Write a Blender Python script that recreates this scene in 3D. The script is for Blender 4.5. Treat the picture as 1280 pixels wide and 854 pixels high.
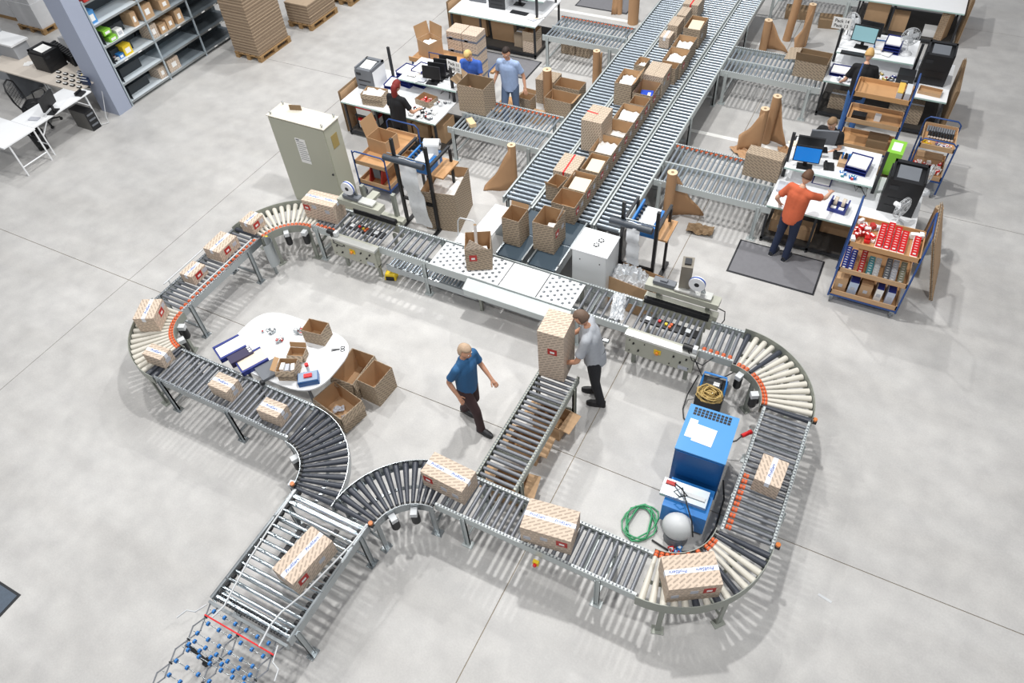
import bpy, bmesh, math, random
from math import sin, cos, pi, radians, atan2, hypot, sqrt
from mathutils import Vector, Matrix, Euler
random.seed(7)
for o in list(bpy.data.objects): bpy.data.objects.remove(o)
S = bpy.context.scene
COL = S.collection

# ---------------------------------------------------------------- camera
FPX, YAW, TILT, ROLL, CH = 913.0934, 0.53913982, 0.71669218, -0.08730794, 8.5
RC = Matrix.Rotation(YAW, 3, 'Z') @ Matrix.Rotation(TILT, 3, 'X') @ Matrix.Rotation(ROLL, 3, 'Z')
CAMP = Vector((2.0934954, -4.86953518, CH))
cd = bpy.data.cameras.new('camera'); cam = bpy.data.objects.new('camera', cd); COL.objects.link(cam)
cd.sensor_width = 36; cd.lens = FPX / 1280 * 36; cd.clip_end = 200
cam.matrix_world = Matrix.Translation(CAMP) @ RC.to_4x4()
S.camera = cam
def at(u, v, z=0.0):
    """real place of a photograph point known to lie at height z"""
    d = RC @ Vector(((u - 640) / FPX, -(v - 427) / FPX, -1.0))
    p = CAMP + d * ((z - CAMP.z) / d.z)
    return Vector((p.x, p.y, z))

# ---------------------------------------------------------------- world, lamps, exposure
W = bpy.data.worlds.new('hall'); S.world = W; W.use_nodes = True
W.node_tree.nodes['Background'].inputs[0].default_value = (0.93, 0.95, 1.0, 1)
W.node_tree.nodes['Background'].inputs[1].default_value = 0.33
S.view_settings.view_transform = 'Standard'; S.view_settings.look = 'None'
S.view_settings.gamma = 1; S.view_settings.use_curve_mapping = False
S.view_settings.exposure = 0.06
def hall_lamp(x, y, power, size=0.45, z=11.5):
    l = bpy.data.lights.new('high_bay_lamp', 'AREA'); l.shape = 'DISK'; l.size = size; l.energy = power
    l.color = (1.0, 0.99, 0.972)
    o = bpy.data.objects.new('high_bay_lamp', l); o.location = (x, y, z); COL.objects.link(o)
for lx, ly, lp in ((-1.4, 3.2, 760), (-8.6, 2.6, 410), (-3.8, 10.5, 700), (-9.5, 11, 440), (3.0, 10.0, 40), (4.6, -2.4, 450), (-2.6, -6.0, 340), (-10, -6, 300), (-15, 5, 200)):
    hall_lamp(lx, ly, lp)

# ---------------------------------------------------------------- materials
def srgb(h):
    if isinstance(h, str):
        c = [int(h[i:i + 2], 16) / 255 for i in (0, 2, 4)]
    else: c = h
    return tuple((x / 12.92 if x <= .04045 else ((x + .055) / 1.055) ** 2.4) for x in c) + (1,)
MATS = {}
def mat(name, col, rough=.6, metal=0, noise=.0, scale=8, emit=0, alpha=1, spec=.5):
    if name in MATS: return MATS[name]
    m = bpy.data.materials.new(name); m.use_nodes = True; nt = m.node_tree
    b = nt.nodes['Principled BSDF']; c = srgb(col)
    b.inputs['Base Color'].default_value = c; b.inputs['Roughness'].default_value = rough
    b.inputs['Metallic'].default_value = metal; b.inputs['Specular IOR Level'].default_value = spec
    if alpha < 1: b.inputs['Alpha'].default_value = alpha
    if emit:
        b.inputs['Emission Color'].default_value = c; b.inputs['Emission Strength'].default_value = emit
    tc = nt.nodes.new('ShaderNodeTexCoord'); n = nt.nodes.new('ShaderNodeTexNoise')
    n.inputs['Scale'].default_value = scale; n.inputs['Detail'].default_value = 4
    nt.links.new(tc.outputs['Object'], n.inputs['Vector'])
    r = nt.nodes.new('ShaderNodeMapRange'); r.inputs[3].default_value = max(.02, rough - .08); r.inputs[4].default_value = min(1, rough + .08)
    nt.links.new(n.outputs['Fac'], r.inputs[0]); nt.links.new(r.outputs[0], b.inputs['Roughness'])
    if noise > 0:
        mx = nt.nodes.new('ShaderNodeMix'); mx.data_type = 'RGBA'
        mx.inputs[6].default_value = tuple(x * (1 - noise) for x in c[:3]) + (1,)
        mx.inputs[7].default_value = tuple(min(1, x * (1 + noise)) for x in c[:3]) + (1,)
        nt.links.new(n.outputs['Fac'], mx.inputs[0]); nt.links.new(mx.outputs[2], b.inputs['Base Color'])
    MATS[name] = m; return m
def concrete():
    m = bpy.data.materials.new('polished_concrete'); m.use_nodes = True; nt = m.node_tree; L = nt.links.new
    b = nt.nodes['Principled BSDF']; tc = nt.nodes.new('ShaderNodeTexCoord')
    g = nt.nodes.new('ShaderNodeNewGeometry')
    def noise(s, d, sx=1, sy=1):
        mp = nt.nodes.new('ShaderNodeMapping'); mp.inputs['Scale'].default_value = (sx, sy, 1); mp.inputs['Rotation'].default_value = (0, 0, .2)
        L(g.outputs['Position'], mp.inputs[0])
        n = nt.nodes.new('ShaderNodeTexNoise'); n.inputs['Scale'].default_value = s; n.inputs['Detail'].default_value = d
        L(mp.outputs[0], n.inputs['Vector']); return n
    def ramp(n, a, b_, c0, c1):
        r = nt.nodes.new('ShaderNodeValToRGB'); e = r.color_ramp.elements
        e[0].position = a; e[1].position = b_; e[0].color = c0; e[1].color = c1
        L(n.outputs['Fac'], r.inputs[0]); return r
    n1 = noise(.55, 7); n2 = noise(3.2, 8); n3 = noise(45, 3); n4 = noise(.9, 6, .35, 2.2)
    r1 = ramp(n1, .33, .68, (.464, .457, .447, 1), (.550, .543, .532, 1))
    r2 = ramp(n2, .30, .70, (.90, .90, .90, 1), (1.06, 1.06, 1.05, 1))
    r3 = ramp(n3, .35, .7, (.955, .955, .955, 1), (1.04, 1.04, 1.04, 1))
    r4 = ramp(n4, .35, .62, (.95, .945, .94, 1), (1.02, 1.02, 1.02, 1))
    cur = r1.outputs[0]
    for r in (r2, r3, r4):
        mx = nt.nodes.new('ShaderNodeMix'); mx.data_type = 'RGBA'; mx.blend_type = 'MULTIPLY'; mx.inputs[0].default_value = 1
        L(cur, mx.inputs[6]); L(r.outputs[0], mx.inputs[7]); cur = mx.outputs[2]
    L(cur, b.inputs['Base Color'])
    rr = nt.nodes.new('ShaderNodeMapRange'); rr.inputs[3].default_value = .36; rr.inputs[4].default_value = .54
    L(n2.outputs['Fac'], rr.inputs[0]); L(rr.outputs[0], b.inputs['Roughness'])
    b.inputs['Specular IOR Level'].default_value = .38
    bp = nt.nodes.new('ShaderNodeBump'); bp.inputs['Strength'].default_value = .04; L(n3.outputs['Fac'], bp.inputs['Height']); L(bp.outputs[0], b.inputs['Normal'])
    return m
def printed(name, base, ink, ang=-32, bw=.105, rh=.042, mortar=.013):
    """cardboard printed with slanting rows of small words"""
    m = bpy.data.materials.new(name); m.use_nodes = True; nt = m.node_tree; L = nt.links.new
    b = nt.nodes['Principled BSDF']; b.inputs['Roughness'].default_value = .75; b.inputs['Specular IOR Level'].default_value = .3
    uv = nt.nodes.new('ShaderNodeUVMap'); mp = nt.nodes.new('ShaderNodeMapping'); mp.inputs['Rotation'].default_value = (0, 0, radians(ang))
    L(uv.outputs[0], mp.inputs[0])
    br = nt.nodes.new('ShaderNodeTexBrick'); br.inputs['Scale'].default_value = 1; br.offset = .5
    br.inputs['Brick Width'].default_value = bw; br.inputs['Row Height'].default_value = rh
    br.inputs['Mortar Size'].default_value = mortar; br.inputs['Mortar Smooth'].default_value = .15
    c, k = srgb(base), srgb(ink)
    br.inputs['Color1'].default_value = k; br.inputs['Color2'].default_value = tuple(x * 1.15 for x in k[:3]) + (1,)
    br.inputs['Mortar'].default_value = c
    L(mp.outputs[0], br.inputs['Vector'])
    w = nt.nodes.new('ShaderNodeTexNoise'); w.inputs['Scale'].default_value = 120; w.inputs['Detail'].default_value = 1
    L(mp.outputs[0], w.inputs['Vector'])
    r = nt.nodes.new('ShaderNodeMapRange'); r.inputs[1].default_value = .38; r.inputs[2].default_value = .62; r.inputs[3].default_value = .0; r.inputs[4].default_value = .55
    L(w.outputs['Fac'], r.inputs[0])
    mx = nt.nodes.new('ShaderNodeMix'); mx.data_type = 'RGBA'; L(r.outputs[0], mx.inputs[0]); L(br.outputs['Color'], mx.inputs[6]); mx.inputs[7].default_value = c
    L(mx.outputs[2], b.inputs['Base Color'])
    return m
CONC = concrete()
PRINT = printed('printed_cardboard', 'cfbdab', '96887b')
PRINT2 = printed('printed_cardboard_grey', 'ac9b86', '6c6156', ang=28)
PRINT3 = printed('printed_cardboard_pale', 'c4b39f', '76695d', ang=60, bw=.08, rh=.036, mortar=.011)
FLUTE = printed('stacked_cardboard', '9c8873', '6e5f50', ang=0, bw=.9, rh=.012, mortar=.003)
KRAFT = mat('kraft_cardboard', 'bb9a77', .8, noise=.10, scale=9)
KIN = mat('kraft_inside', 'b08d68', .85, noise=.08, scale=6)
KDARK = mat('old_cardboard', '8a7358', .85, noise=.15, scale=5)
PAPER = mat('kraft_paper', 'b08a66', .7, noise=.10, scale=4)
WHITE = mat('white_laminate', 'eceef0', .35, noise=.02)
WPAPER = mat('white_paper', 'eeeeec', .7, noise=.03)
GREYLAB = mat('grey_label', 'b9bcc4', .6, noise=.06, scale=40)
TAPE = mat('white_tape', 'e6eaf2', .35)
BLUEINK = mat('blue_ink', '2c4f9e', .5)
RED = mat('red_print', 'b3302a', .5, noise=.08, scale=30)
REDP = mat('red_plastic', 'd41f22', .4)
ORANGE = mat('orange_belt', 'cf6134', .6, noise=.1, scale=20)
ROLLG = mat('grey_roller', '74777d', .38, metal=.25, noise=.08, scale=3)
ROLLD = mat('dark_roller', '3b3f48', .35, noise=.1, scale=3)
ROLLW = mat('cream_roller', 'cfcbc0', .45, noise=.06, scale=6)
STEEL = mat('zinc_steel', 'a7adb0', .30, metal=.8, noise=.08, scale=5)
ROLLS = mat('steel_roller', 'a3adb6', .33, metal=.6, noise=.07, scale=3)
CHROME = mat('bright_roller', 'ccd6dc', .16, metal=.95)
RAIL = mat('painted_rail', 'bcc3c3', .42, metal=.2, noise=.06, scale=4)
RAILG = mat('grey_green_rail', '969a92', .45, metal=.3, noise=.08, scale=5)
MACH = mat('machine_enamel', 'a9aa9d', .45, noise=.05, scale=5)
BLACK = mat('black_plastic', '17181b', .45, noise=.1)
DARK = mat('dark_metal', '26282c', .5, noise=.1)
GREY = mat('grey_plastic', '6b6f75', .5, noise=.08)
LGREY = mat('light_grey_plastic', 'c9ccce', .45)
DRUBBER = mat('rubber_mat', '76767a', .8, noise=.12, scale=14)
BLUE = mat('blue_enamel', '2b78c0', .35, noise=.05, scale=3)
LBLUE = mat('light_blue_enamel', '4e93d0', .38, noise=.04, scale=3)
DBLUE = mat('deep_blue_enamel', '15528f', .3, noise=.06, scale=3)
NAVY = mat('navy_plastic', '25337f', .45, noise=.06)
TBLUE = mat('trolley_blue', '274a86', .45, noise=.1)
WOOD = mat('plywood_tray', 'bd9164', .5, noise=.12, scale=7)
PALW = mat('pallet_wood', '9c7d55', .8, noise=.2, scale=6)
BELT = mat('dark_belt', '33434f', .55, noise=.08, scale=6)
YEL = mat('yellow_plastic', 'e5c52a', .45)
GREEN = mat('green_hose', '3f9a68', .45)
LIME = mat('lime_green', '86c440', .5)
TAN = mat('tan_cable', 'b59a5e', .6)
SCREENB = mat('blue_screen', '1673c4', .2, emit=.35)
SCREENG = mat('pale_screen', '86aeb6', .2, emit=.25)
CABG = mat('cabinet_enamel', 'b0b1a1', .45, noise=.04, scale=2)
COLM = mat('column_paint', '9fa7ba', .6, noise=.04, scale=1.5)
PLAST = mat('clear_wrap', 'e8ebee', .3, noise=.08, scale=18, alpha=.85)
SHELFM = mat('shelf_zinc', 'b4c0c8', .3, metal=.35, noise=.08, scale=3)
BINM = mat('shelf_divider', '2d3338', .5)
SKIN = mat('skin', 'c9977b', .55, noise=.06, scale=8)
def fab(n, c): return mat(n, c, .85, noise=.12, scale=25)

# ---------------------------------------------------------------- mesh builder
class MB:
    def __init__(s): s.v = []; s.f = []; s.m = []; s.s = []
    def add(s, vs, fs, m=0, sm=False):
        k = len(s.v); s.v += [tuple(v) for v in vs]
        for f in fs: s.f.append([i + k for i in f]); s.m.append(m); s.s.append(sm)
        return s
    def box(s, c, d, m=0, rz=0, rx=0, ry=0, taper=1):
        R = Euler((rx, ry, rz)).to_matrix(); c = Vector(c); vs = []
        for z in (-.5, .5):
            t = taper if z > 0 else 1
            for x, y in ((-.5, -.5), (.5, -.5), (.5, .5), (-.5, .5)):
                vs.append(c + R @ Vector((x * d[0] * t, y * d[1] * t, z * d[2])))
        return s.add(vs, [(3, 2, 1, 0), (4, 5, 6, 7), (0, 1, 5, 4), (1, 2, 6, 5), (2, 3, 7, 6), (3, 0, 4, 7)], m)
    def bx(s, x0, x1, y0, y1, z0, z1, m=0):
        return s.box(((x0 + x1) / 2, (y0 + y1) / 2, (z0 + z1) / 2), (abs(x1 - x0), abs(y1 - y0), abs(z1 - z0)), m)
    def cyl(s, p0, p1, r0, r1=None, n=10, m=0, caps=True, sm=True, cm=None):
        p0 = Vector(p0); p1 = Vector(p1); r1 = r0 if r1 is None else r1
        a = (p1 - p0).normalized(); u = a.orthogonal().normalized(); w = a.cross(u)
        vs = []
        for p, r in ((p0, r0), (p1, r1)):
            for i in range(n):
                t = 2 * pi * i / n; vs.append(p + u * r * cos(t) + w * r * sin(t))
        s.add(vs, [(i, (i + 1) % n, n + (i + 1) % n, n + i) for i in range(n)], m, sm)
        if caps:
            s.add(vs[:n], [tuple(range(n))[::-1]], m if cm is None else cm); s.add(vs[n:], [tuple(range(n))], m if cm is None else cm)
        return s
    def tube(s, pts, r, n=6, m=0):
        pts = [Vector(p) for p in pts]; rings = []; u = None
        for i, p in enumerate(pts):
            a = (pts[min(i + 1, len(pts) - 1)] - pts[max(i - 1, 0)]).normalized()
            u = (a.orthogonal() if u is None else u - a * u.dot(a)).normalized(); w = a.cross(u)
            rings.append([p + (u * cos(2 * pi * k / n) + w * sin(2 * pi * k / n)) * r for k in range(n)])
        vs = [v for g in rings for v in g]; fs = []
        for i in range(len(pts) - 1):
            for k in range(n): fs.append((i * n + k, i * n + (k + 1) % n, (i + 1) * n + (k + 1) % n, (i + 1) * n + k))
        s.add(vs, fs, m, True); s.add(rings[0], [tuple(range(n))[::-1]], m); s.add(rings[-1], [tuple(range(n))], m)
        return s
    def prism(s, poly, z0, z1, m=0):
        n = len(poly); vs = [(x, y, z0) for x, y in poly] + [(x, y, z1) for x, y in poly]
        a = sum(poly[i][0] * poly[(i + 1) % n][1] - poly[(i + 1) % n][0] * poly[i][1] for i in range(n))
        if a < 0: poly = poly[::-1]; vs = [(x, y, z0) for x, y in poly] + [(x, y, z1) for x, y in poly]
        return s.add(vs, [tuple(range(n))[::-1], tuple(range(n, 2 * n))] + [(i, (i + 1) % n, n + (i + 1) % n, n + i) for i in range(n)], m)
    def prism_x(s, poly, x0, x1, m=0):
        n = len(poly); vs = [(x0, y, z) for y, z in poly] + [(x1, y, z) for y, z in poly]
        return s.add(vs, [tuple(range(n))[::-1], tuple(range(n, 2 * n))] + [(i, (i + 1) % n, n + (i + 1) % n, n + i) for i in range(n)], m)
    def lathe(s, prof, c=(0, 0, 0), n=16, m=0):
        vs = []; c = Vector(c)
        for r, z in prof:
            for k in range(n): t = 2 * pi * k / n; vs.append(c + Vector((r * cos(t), r * sin(t), z)))
        fs = [(i * n + k, i * n + (k + 1) % n, (i + 1) * n + (k + 1) % n, (i + 1) * n + k) for i in range(len(prof) - 1) for k in range(n)]
        return s.add(vs, fs, m, True)
    def arc(s, Ri, Ro, z0, z1, a0, a1, n=20, m=0):
        vs = []
        for i in range(n + 1):
            t = a0 + (a1 - a0) * i / n
            for r, z in ((Ri, z0), (Ro, z0), (Ro, z1), (Ri, z1)): vs.append((r * cos(t), r * sin(t), z))
        fs = []
        for i in range(n):
            for k in range(4): fs.append((i * 4 + k, i * 4 + (k + 1) % 4, (i + 1) * 4 + (k + 1) % 4, (i + 1) * 4 + k))
        fs += [(0, 1, 2, 3), tuple(n * 4 + k for k in (3, 2, 1, 0))]
        return s.add(vs, fs, m)
    def ball(s, c, r, m=0, n=10, sc=(1, 1, 1)):
        vs = []; fs = []; h = n // 2 + 1; c = Vector(c)
        for j in range(h + 1):
            a = pi * j / h
            for k in range(n): t = 2 * pi * k / n; vs.append(c + Vector((r * sc[0] * sin(a) * cos(t), r * sc[1] * sin(a) * sin(t), r * sc[2] * cos(a))))
        for j in range(h):
            for k in range(n): fs.append((j * n + k, (j + 1) * n + k, (j + 1) * n + (k + 1) % n, j * n + (k + 1) % n))
        return s.add(vs, fs, m, True)
    def mesh(s, name, mats):
        me = bpy.data.meshes.new(name); me.from_pydata(s.v, [], s.f)
        for m in (mats if isinstance(mats, (list, tuple)) else [mats]): me.materials.append(m)
        me.polygons.foreach_set('material_index', s.m); me.polygons.foreach_set('use_smooth', s.s)
        uv = me.uv_layers.new(name='uv').data; co = s.v
        for p in me.polygons:
            n = p.normal; ax = max(range(3), key=lambda i: abs(n[i]))
            for li, vi in zip(p.loop_indices, p.vertices):
                x, y, z = co[vi]
                uv[li].uv = (x, y) if ax == 2 else ((x, z) if ax == 1 else (y, z))
        me.validate(); return me
    def build(s, name, mats, parent=None, loc=(0, 0, 0), rz=0):
        return put(s.mesh(name, mats), name, parent, loc, rz)
def put(me, name, parent=None, loc=(0, 0, 0), rz=0, rot=None):
    o = bpy.data.objects.new(name, me); COL.objects.link(o); o.parent = parent; o.location = loc
    o.rotation_euler = rot if rot else (0, 0, rz); return o
def tag(o, label=None, cat=None, group=None, kind=None):
    if label: o['label'] = label
    if cat: o['category'] = cat
    if group: o['group'] = group
    if kind: o['kind'] = kind
    return o
def thing(name, label, cat, loc=(0, 0, 0), rz=0, group=None):
    o = bpy.data.objects.new(name, None); o.empty_display_size = .1; COL.objects.link(o); o.location = loc; o.rotation_euler = (0, 0, rz)
    return tag(o, label, cat, group)
def copy_tree(o, parent=None):
    c = o.copy(); COL.objects.link(c); c.parent = parent
    for ch in list(o.children): copy_tree(ch, c)
    return c
TXT = {}
def text_mesh(txt, size, m, italic=.0, spacing=1.0):
    k = (txt, size, m.name)
    if k in TXT: return TXT[k]
    c = bpy.data.curves.new('lettering', 'FONT'); c.body = txt; c.size = size; c.align_x = 'CENTER'; c.align_y = 'CENTER'
    c.resolution_u = 2; c.shear = italic; c.extrude = .0008; c.offset = size * .012
    o = bpy.data.objects.new('lettering', c); COL.objects.link(o)
    dg = bpy.context.evaluated_depsgraph_get(); me = bpy.data.meshes.new_from_object(o.evaluated_get(dg))
    bpy.data.objects.remove(o); me.materials.clear(); me.materials.append(m); TXT[k] = me; return me

# ================================================================= SETTING
fb = MB().bx(-26, 18, -15, 30, -.16, -.012).build('floor', mat('joint_filler', 'a39682', .9)); tag(fb, kind='structure')
XS = [-33.8 + 8.45 * i for i in range(7)]; YS = [-14.2 + 7.1 * i for i in range(7)]
J = .0055
for i in range(6):
    for j in range(6):
        x0, x1, y0, y1 = XS[i] + J, XS[i + 1] - J, YS[j] + J, YS[j + 1] - J
        x0 = max(x0, -26); x1 = min(x1, 18); y1 = min(y1, 28)
        if x1 - x0 > .5: MB().bx(x0, x1, y0, y1, -.012, 0).build('floor_slab', CONC, fb)
LINE = mat('white_floor_paint', 'e6e6e2', .5, noise=.04)
def stripe(x0, x1, y0, y1):
    MB().bx(x0, x1, y0, y1, 0, .0025).build('floor_marking', LINE, fb)
stripe(-9, -.2, 11.82, 11.93); stripe(-3.0, 3.2, 7.93, 8.03)
# column and the corner construction behind the desks
tag(MB().bx(-13.32, -12.76, 3.82, 4.19, 0, 8.4).build('trim_1', COLM), kind='structure')
w = tag(MB().bx(-15.15, -15.02, 4.85, 4.98, 0, 7).build('trim_2', mat('white_post', 'c9c9c6', .5)), kind='structure')
MB().bx(-15.3, -15.02, 4.80, 5.02, 0, .9).build('post_guard', mat('pale_grey_guard', 'd7d8da', .5), w)
w = tag(MB().bx(-16.6, -16.42, 4.1, 4.3, 0, 7).build('trim_3', mat('grey_door_frame', 'a9abad', .5)), kind='structure')
MB().bx(-16.9, -16.78, 4.0, 4.3, 0, 7).build('frame_profile', DARK, w)
MB().bx(-17.25, -17.1, 3.9, 4.1, 0, 7).build('frame_profile', mat('pale_profile', 'b8b5b0', .5), w)

# ================================================================= ROLLERS
def roller_mesh(L, r, m, end=None, side=1, n=10, stub=True):
    b = MB(); b.cyl((-L / 2, 0, 0), (L / 2, 0, 0), r, n=n, m=0, cm=1)
    if stub: b.cyl((-L / 2 - .012, 0, 0), (L / 2 + .012, 0, 0), .006, n=5, m=1)
    if end is not None:
        for q in (0, 1):
            x = side * (L / 2 - .022 - q * .035); b.cyl((x - .014, 0, 0), (x + .014, 0, 0), r + .0035, n=n, m=2)
    return b.mesh('roller', [m, BLACK, end or ORANGE])
def cone_mesh(Ri, Ro, ri, ro, ms, end=None):
    b = MB(); b.cyl((Ri, 0, -ri), (Ro, 0, -ro), ri, ro, n=10, m=0, cm=1)
    if end is not None:
        b.cyl((Ri + .005, 0, -ri), (Ri + .035, 0, -ri), ri + .006, n=10, m=2)
        b.cyl((Ri - .035, 0, -ri), (Ri - .005, 0, -ri), ri + .004, n=10, m=2)
    else: b.cyl((Ri - .035, 0, -ri), (Ri - .003, 0, -ri), ri * .8, n=8, m=1)
    return b.mesh('roller', [ms, BLACK, end or ORANGE])
def leg_part(t, x, y, h, W, m, brace=True, tilt=0):
    """one side leg: C post with foot plate"""
    l = MB().bx(-.03, .03, -.012, .012, .01, h).bx(-.03, -.024, -.03, .012, .01, h).bx(.024, .03, -.03, .012, .01, h).build('leg', m, t, (x, y, 0))
    MB().bx(-.07, .07, -.05, .05, 0, .012).cyl((0, 0, .012), (0, 0, .06), .012, n=6).build('foot', m, l)
    return l
def slots(b, x0, x1, y, z, step=.042):
    n = int((x1 - x0) / step)
    for i in range(n): b.bx(x0 + (i + .25) * step, x0 + (i + .7) * step, y - .011, y + .011, z - .0012, z + .0018)
def conveyor(label, x0, y0, L, Wd, ang, z=.70, pitch=.085, r=.025, rm=ROLLG, railm=RAIL, end=None, endside=1, legs=(), rail_h=.11, rail_over=.02, group=None,
             orange=None, rows=1, name='roller_conveyor', skip=None, slot=True, legm=None, brace=True, restag=None):
    """straight roller conveyor: starts at x0,y0 (right-hand rail corner), runs L along ang, Wd to the left"""
    t = thing(name, label, 'conveyor', (x0, y0, 0), ang, group)
    rt = .03; yr = [0, Wd]
    for k, y in enumerate((0, Wd)):
        sg = 1 if k == 0 else -1
        rl = MB().bx(0, L, y - .004, y + .004, z - rail_h, z + rail_over).bx(0, L, y, y + sg * rt, z + rail_over - .005, z + rail_over).bx(0, L, y, y + sg * rt, z - rail_h, z - rail_h + .005)
        ro = rl.build('side_rail', railm, t)
        if slot:
            b = MB(); slots(b, .02, L - .02, y + sg * rt * .5, z + rail_over); tag(b.build('slot_row', GREY, ro), kind='stuff')
    n = max(2, int(L / 1.2))
    for i in range(n):
        x = (i + .5) * L / n; MB().bx(x - .02, x + .02, .01, Wd - .01, z - rail_h, z - rail_h + .02).build('cross_member', railm, t)
    rw = (Wd - 2 * rt) / rows
    for q in range(rows):
        yc = rt + rw * (q + .5)
        if q: MB().bx(0, L, rt + rw * q - .012, rt + rw * q + .012, z - rail_h, z + .008).build('centre_rail', railm, t)
        gap = .012 if rows == 1 else .03
        me = roller_mesh(rw - gap, r, rm, stub=True); mo = roller_mesh(rw - gap, r, rm, end=ORANGE, side=endside)
        k = int(L / pitch); x = (L - (k - 1) * pitch) / 2
        for i in range(k):
            xx = x + i * pitch
            if skip and skip(xx): continue
            o = put(mo if (orange and orange(xx)) else me, 'roller', t, (xx, yc, z - r), rot=(0, 0, pi / 2))
    lm = legm or railm
    for lx in legs:
        for y in (.0, Wd): leg_part(t, lx, y, z - .02, Wd, lm)
        if brace: MB().bx(lx - .012, lx + .012, 0, Wd, .16, .20).build('leg_brace', lm, t)
    return t
def motor(t, x, y, z, ang):
    o = MB().cyl((0, 0, -.03), (0, 0, -.20), .055, n=12).cyl((0, 0, -.20), (0, 0, -.22), .045, n=12).bx(.03, .075, -.03, .03, -.15, -.06).build('drive_motor', BLACK, t, (x, y, z), ang)
    MB().bx(-.05, .05, -.04, .04, -.03, .04).cyl((0, 0, .0), (.11, 0, .0), .03, n=8).build('gearbox', LGREY, o)
    return o
def curve(label, cx, cy, Ri, Ro, a0, a1, n, cm, z=.70, end=None, altc=None, alt=(), motors=(), legs=(), guard=.0, railm=RAILG, group=None, name='curved_roller_conveyor', ri=.022, ro=.042):
    t = thing(name, label, 'conveyor', (cx, cy, 0), 0, group); a0, a1 = radians(a0), radians(a1)
    MB().arc(Ri - .045, Ri - .037, z - .13, z + .01, a0, a1, 16).arc(Ri - .045, Ri - .01, z - .135, z - .13, a0, a1, 16).build('inner_rail', railm, t)
    MB().arc(Ro + .01, Ro + .018, z - .12, z + .02 + guard, a0, a1, 26).arc(Ro - .02, Ro + .018, z - .125, z - .12, a0, a1, 26).build('outer_rail', railm, t)
    MB().arc((Ri + Ro) / 2 - .02, (Ri + Ro) / 2 + .02, z - .15, z - .13, a0, a1, 16).build('chain_guard', railm, t)
    me = cone_mesh(Ri, Ro, ri, ro, cm, end); ma = cone_mesh(Ri, Ro, ri, ro, altc or cm, None)
    for i in range(n):
        a = a0 + (a1 - a0) * (i + .5) / n; put(ma if i in alt else me, 'roller', t, (0, 0, z), a)
    for a in motors:
        a = radians(a); motor(t, cos(a) * (Ri - .10), sin(a) * (Ri - .10), z - .10, a)
    for a in legs:
        a = radians(a)
        for R_ in (Ri - .03, Ro):
            l = MB().bx(-.012, .012, -.03, .03, .01, z - .05).bx(-.02, .01, .025, .03, .01, z - .05).build('leg', railm, t, (cos(a) * R_, sin(a) * R_, 0), a)
            MB().bx(-.05, .05, -.07, .07, 0, .012).cyl((0, 0, .012), (0, 0, .06), .012, n=6).build('foot', railm, l)
        MB().box((cos(a) * (Ri + Ro) / 2, sin(a) * (Ri + Ro) / 2, .2), (Ro - Ri, .025, .04), rz=a).build('leg_brace', railm, t)
    return t
# ================================================================= CONVEYORS
ZR = .70
Hh = pi / 2
conveyor('short grey roller spur joining the bottom straight, beside the man lifting a carton', -.27, -1.14, 1.9, .55, Hh, pitch=.086, legs=(.12, 1.72), railm=RAILG)
conveyor('straight roller conveyor along the bottom of the loop, two sealed cartons riding on it', -1.06, -1.72, 2.54, .55, 0, pitch=.086, legs=(.38, 2.1))
conveyor('straight roller conveyor on the right side of the loop beside the blue machine', 2.65, -.58, 1.88, .59, Hh, pitch=.082, legs=(.5, 1.5), end=ORANGE, endside=1, orange=lambda x: x < .85)
conveyor('straight roller conveyor on the lower left of the loop beside the white round table', -5.7, -1.72, 2.4, .58, 0, pitch=.09, legs=(.1, 1.35), railm=STEEL)
conveyor('straight roller conveyor with orange belts on the far left of the loop', -6.25, -.57, 1.82, .6, Hh, pitch=.085, legs=(.15, 1.5), endside=-1, orange=lambda x: True, railm=STEEL)
conveyor('short roller section with orange belts in front of the left carton sealer', -5.66, 1.86, .46, .6, 0, pitch=.08, endside=-1, orange=lambda x: True, legs=(.1,))
conveyor('roller section between the left carton sealer and the ball table', -4.28, 1.86, .93, .6, 0, pitch=.118, r=.022, legs=(.85,), railm=RAIL)
conveyor('roller section with crumpled wrap between the ball table and the right carton sealer', -.88, 1.86, .88, .6, 0, pitch=.118, r=.022, legs=(.1,))
conveyor('short roller section with orange belts between the right carton sealer and the curve', 1.03, 1.86, .47, .6, 0, pitch=.09, endside=-1, orange=lambda x: True, legs=())
curve('cream roller curve at the upper right of the loop with black drive motors', 1.5, 1.3, .56, 1.15, 0, 90, 15, ROLLW, end=ORANGE, altc=ROLLD, alt=(0, 10, 14), motors=(72, 28), legs=(50,), guard=.05)
curve('cream and black roller curve at the bottom right of the loop under a big carton', 1.48, -.58, .58, 1.16, -90, 0, 15, ROLLW, end=ORANGE, altc=ROLLD, alt=(5, 7, 9, 13, 14), motors=(), legs=(-75, -40), guard=.05)
curve('cream roller curve at the far left of the loop with a carton on it', -5.7, -.57, .57, 1.15, 180, 270, 16, ROLLW, end=ORANGE, altc=ROLLD, alt=(14, 15), motors=(205, 240), legs=(262, 200), guard=.03)
curve('cream roller curve at the upper left of the loop beside the grey cabinet', -5.66, 1.25, .61, 1.18, 90, 180, 15, ROLLW, end=ORANGE, altc=ROLLD, alt=(14,), motors=(100, 135), legs=(95, 160), guard=.03)
curve('black roller curve leading from the lower left straight down to the infeed', -3.3, -2.28, .55, 1.11, 0, 90, 14, ROLLD, motors=(60, 10), legs=(80,), railm=STEEL)
curve('black roller curve leading from the infeed to the bottom straight', -1.06, -2.28, .56, 1.11, 90, 180, 14, ROLLD, motors=(118, 150), legs=(95, 172), railm=STEEL)
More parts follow.
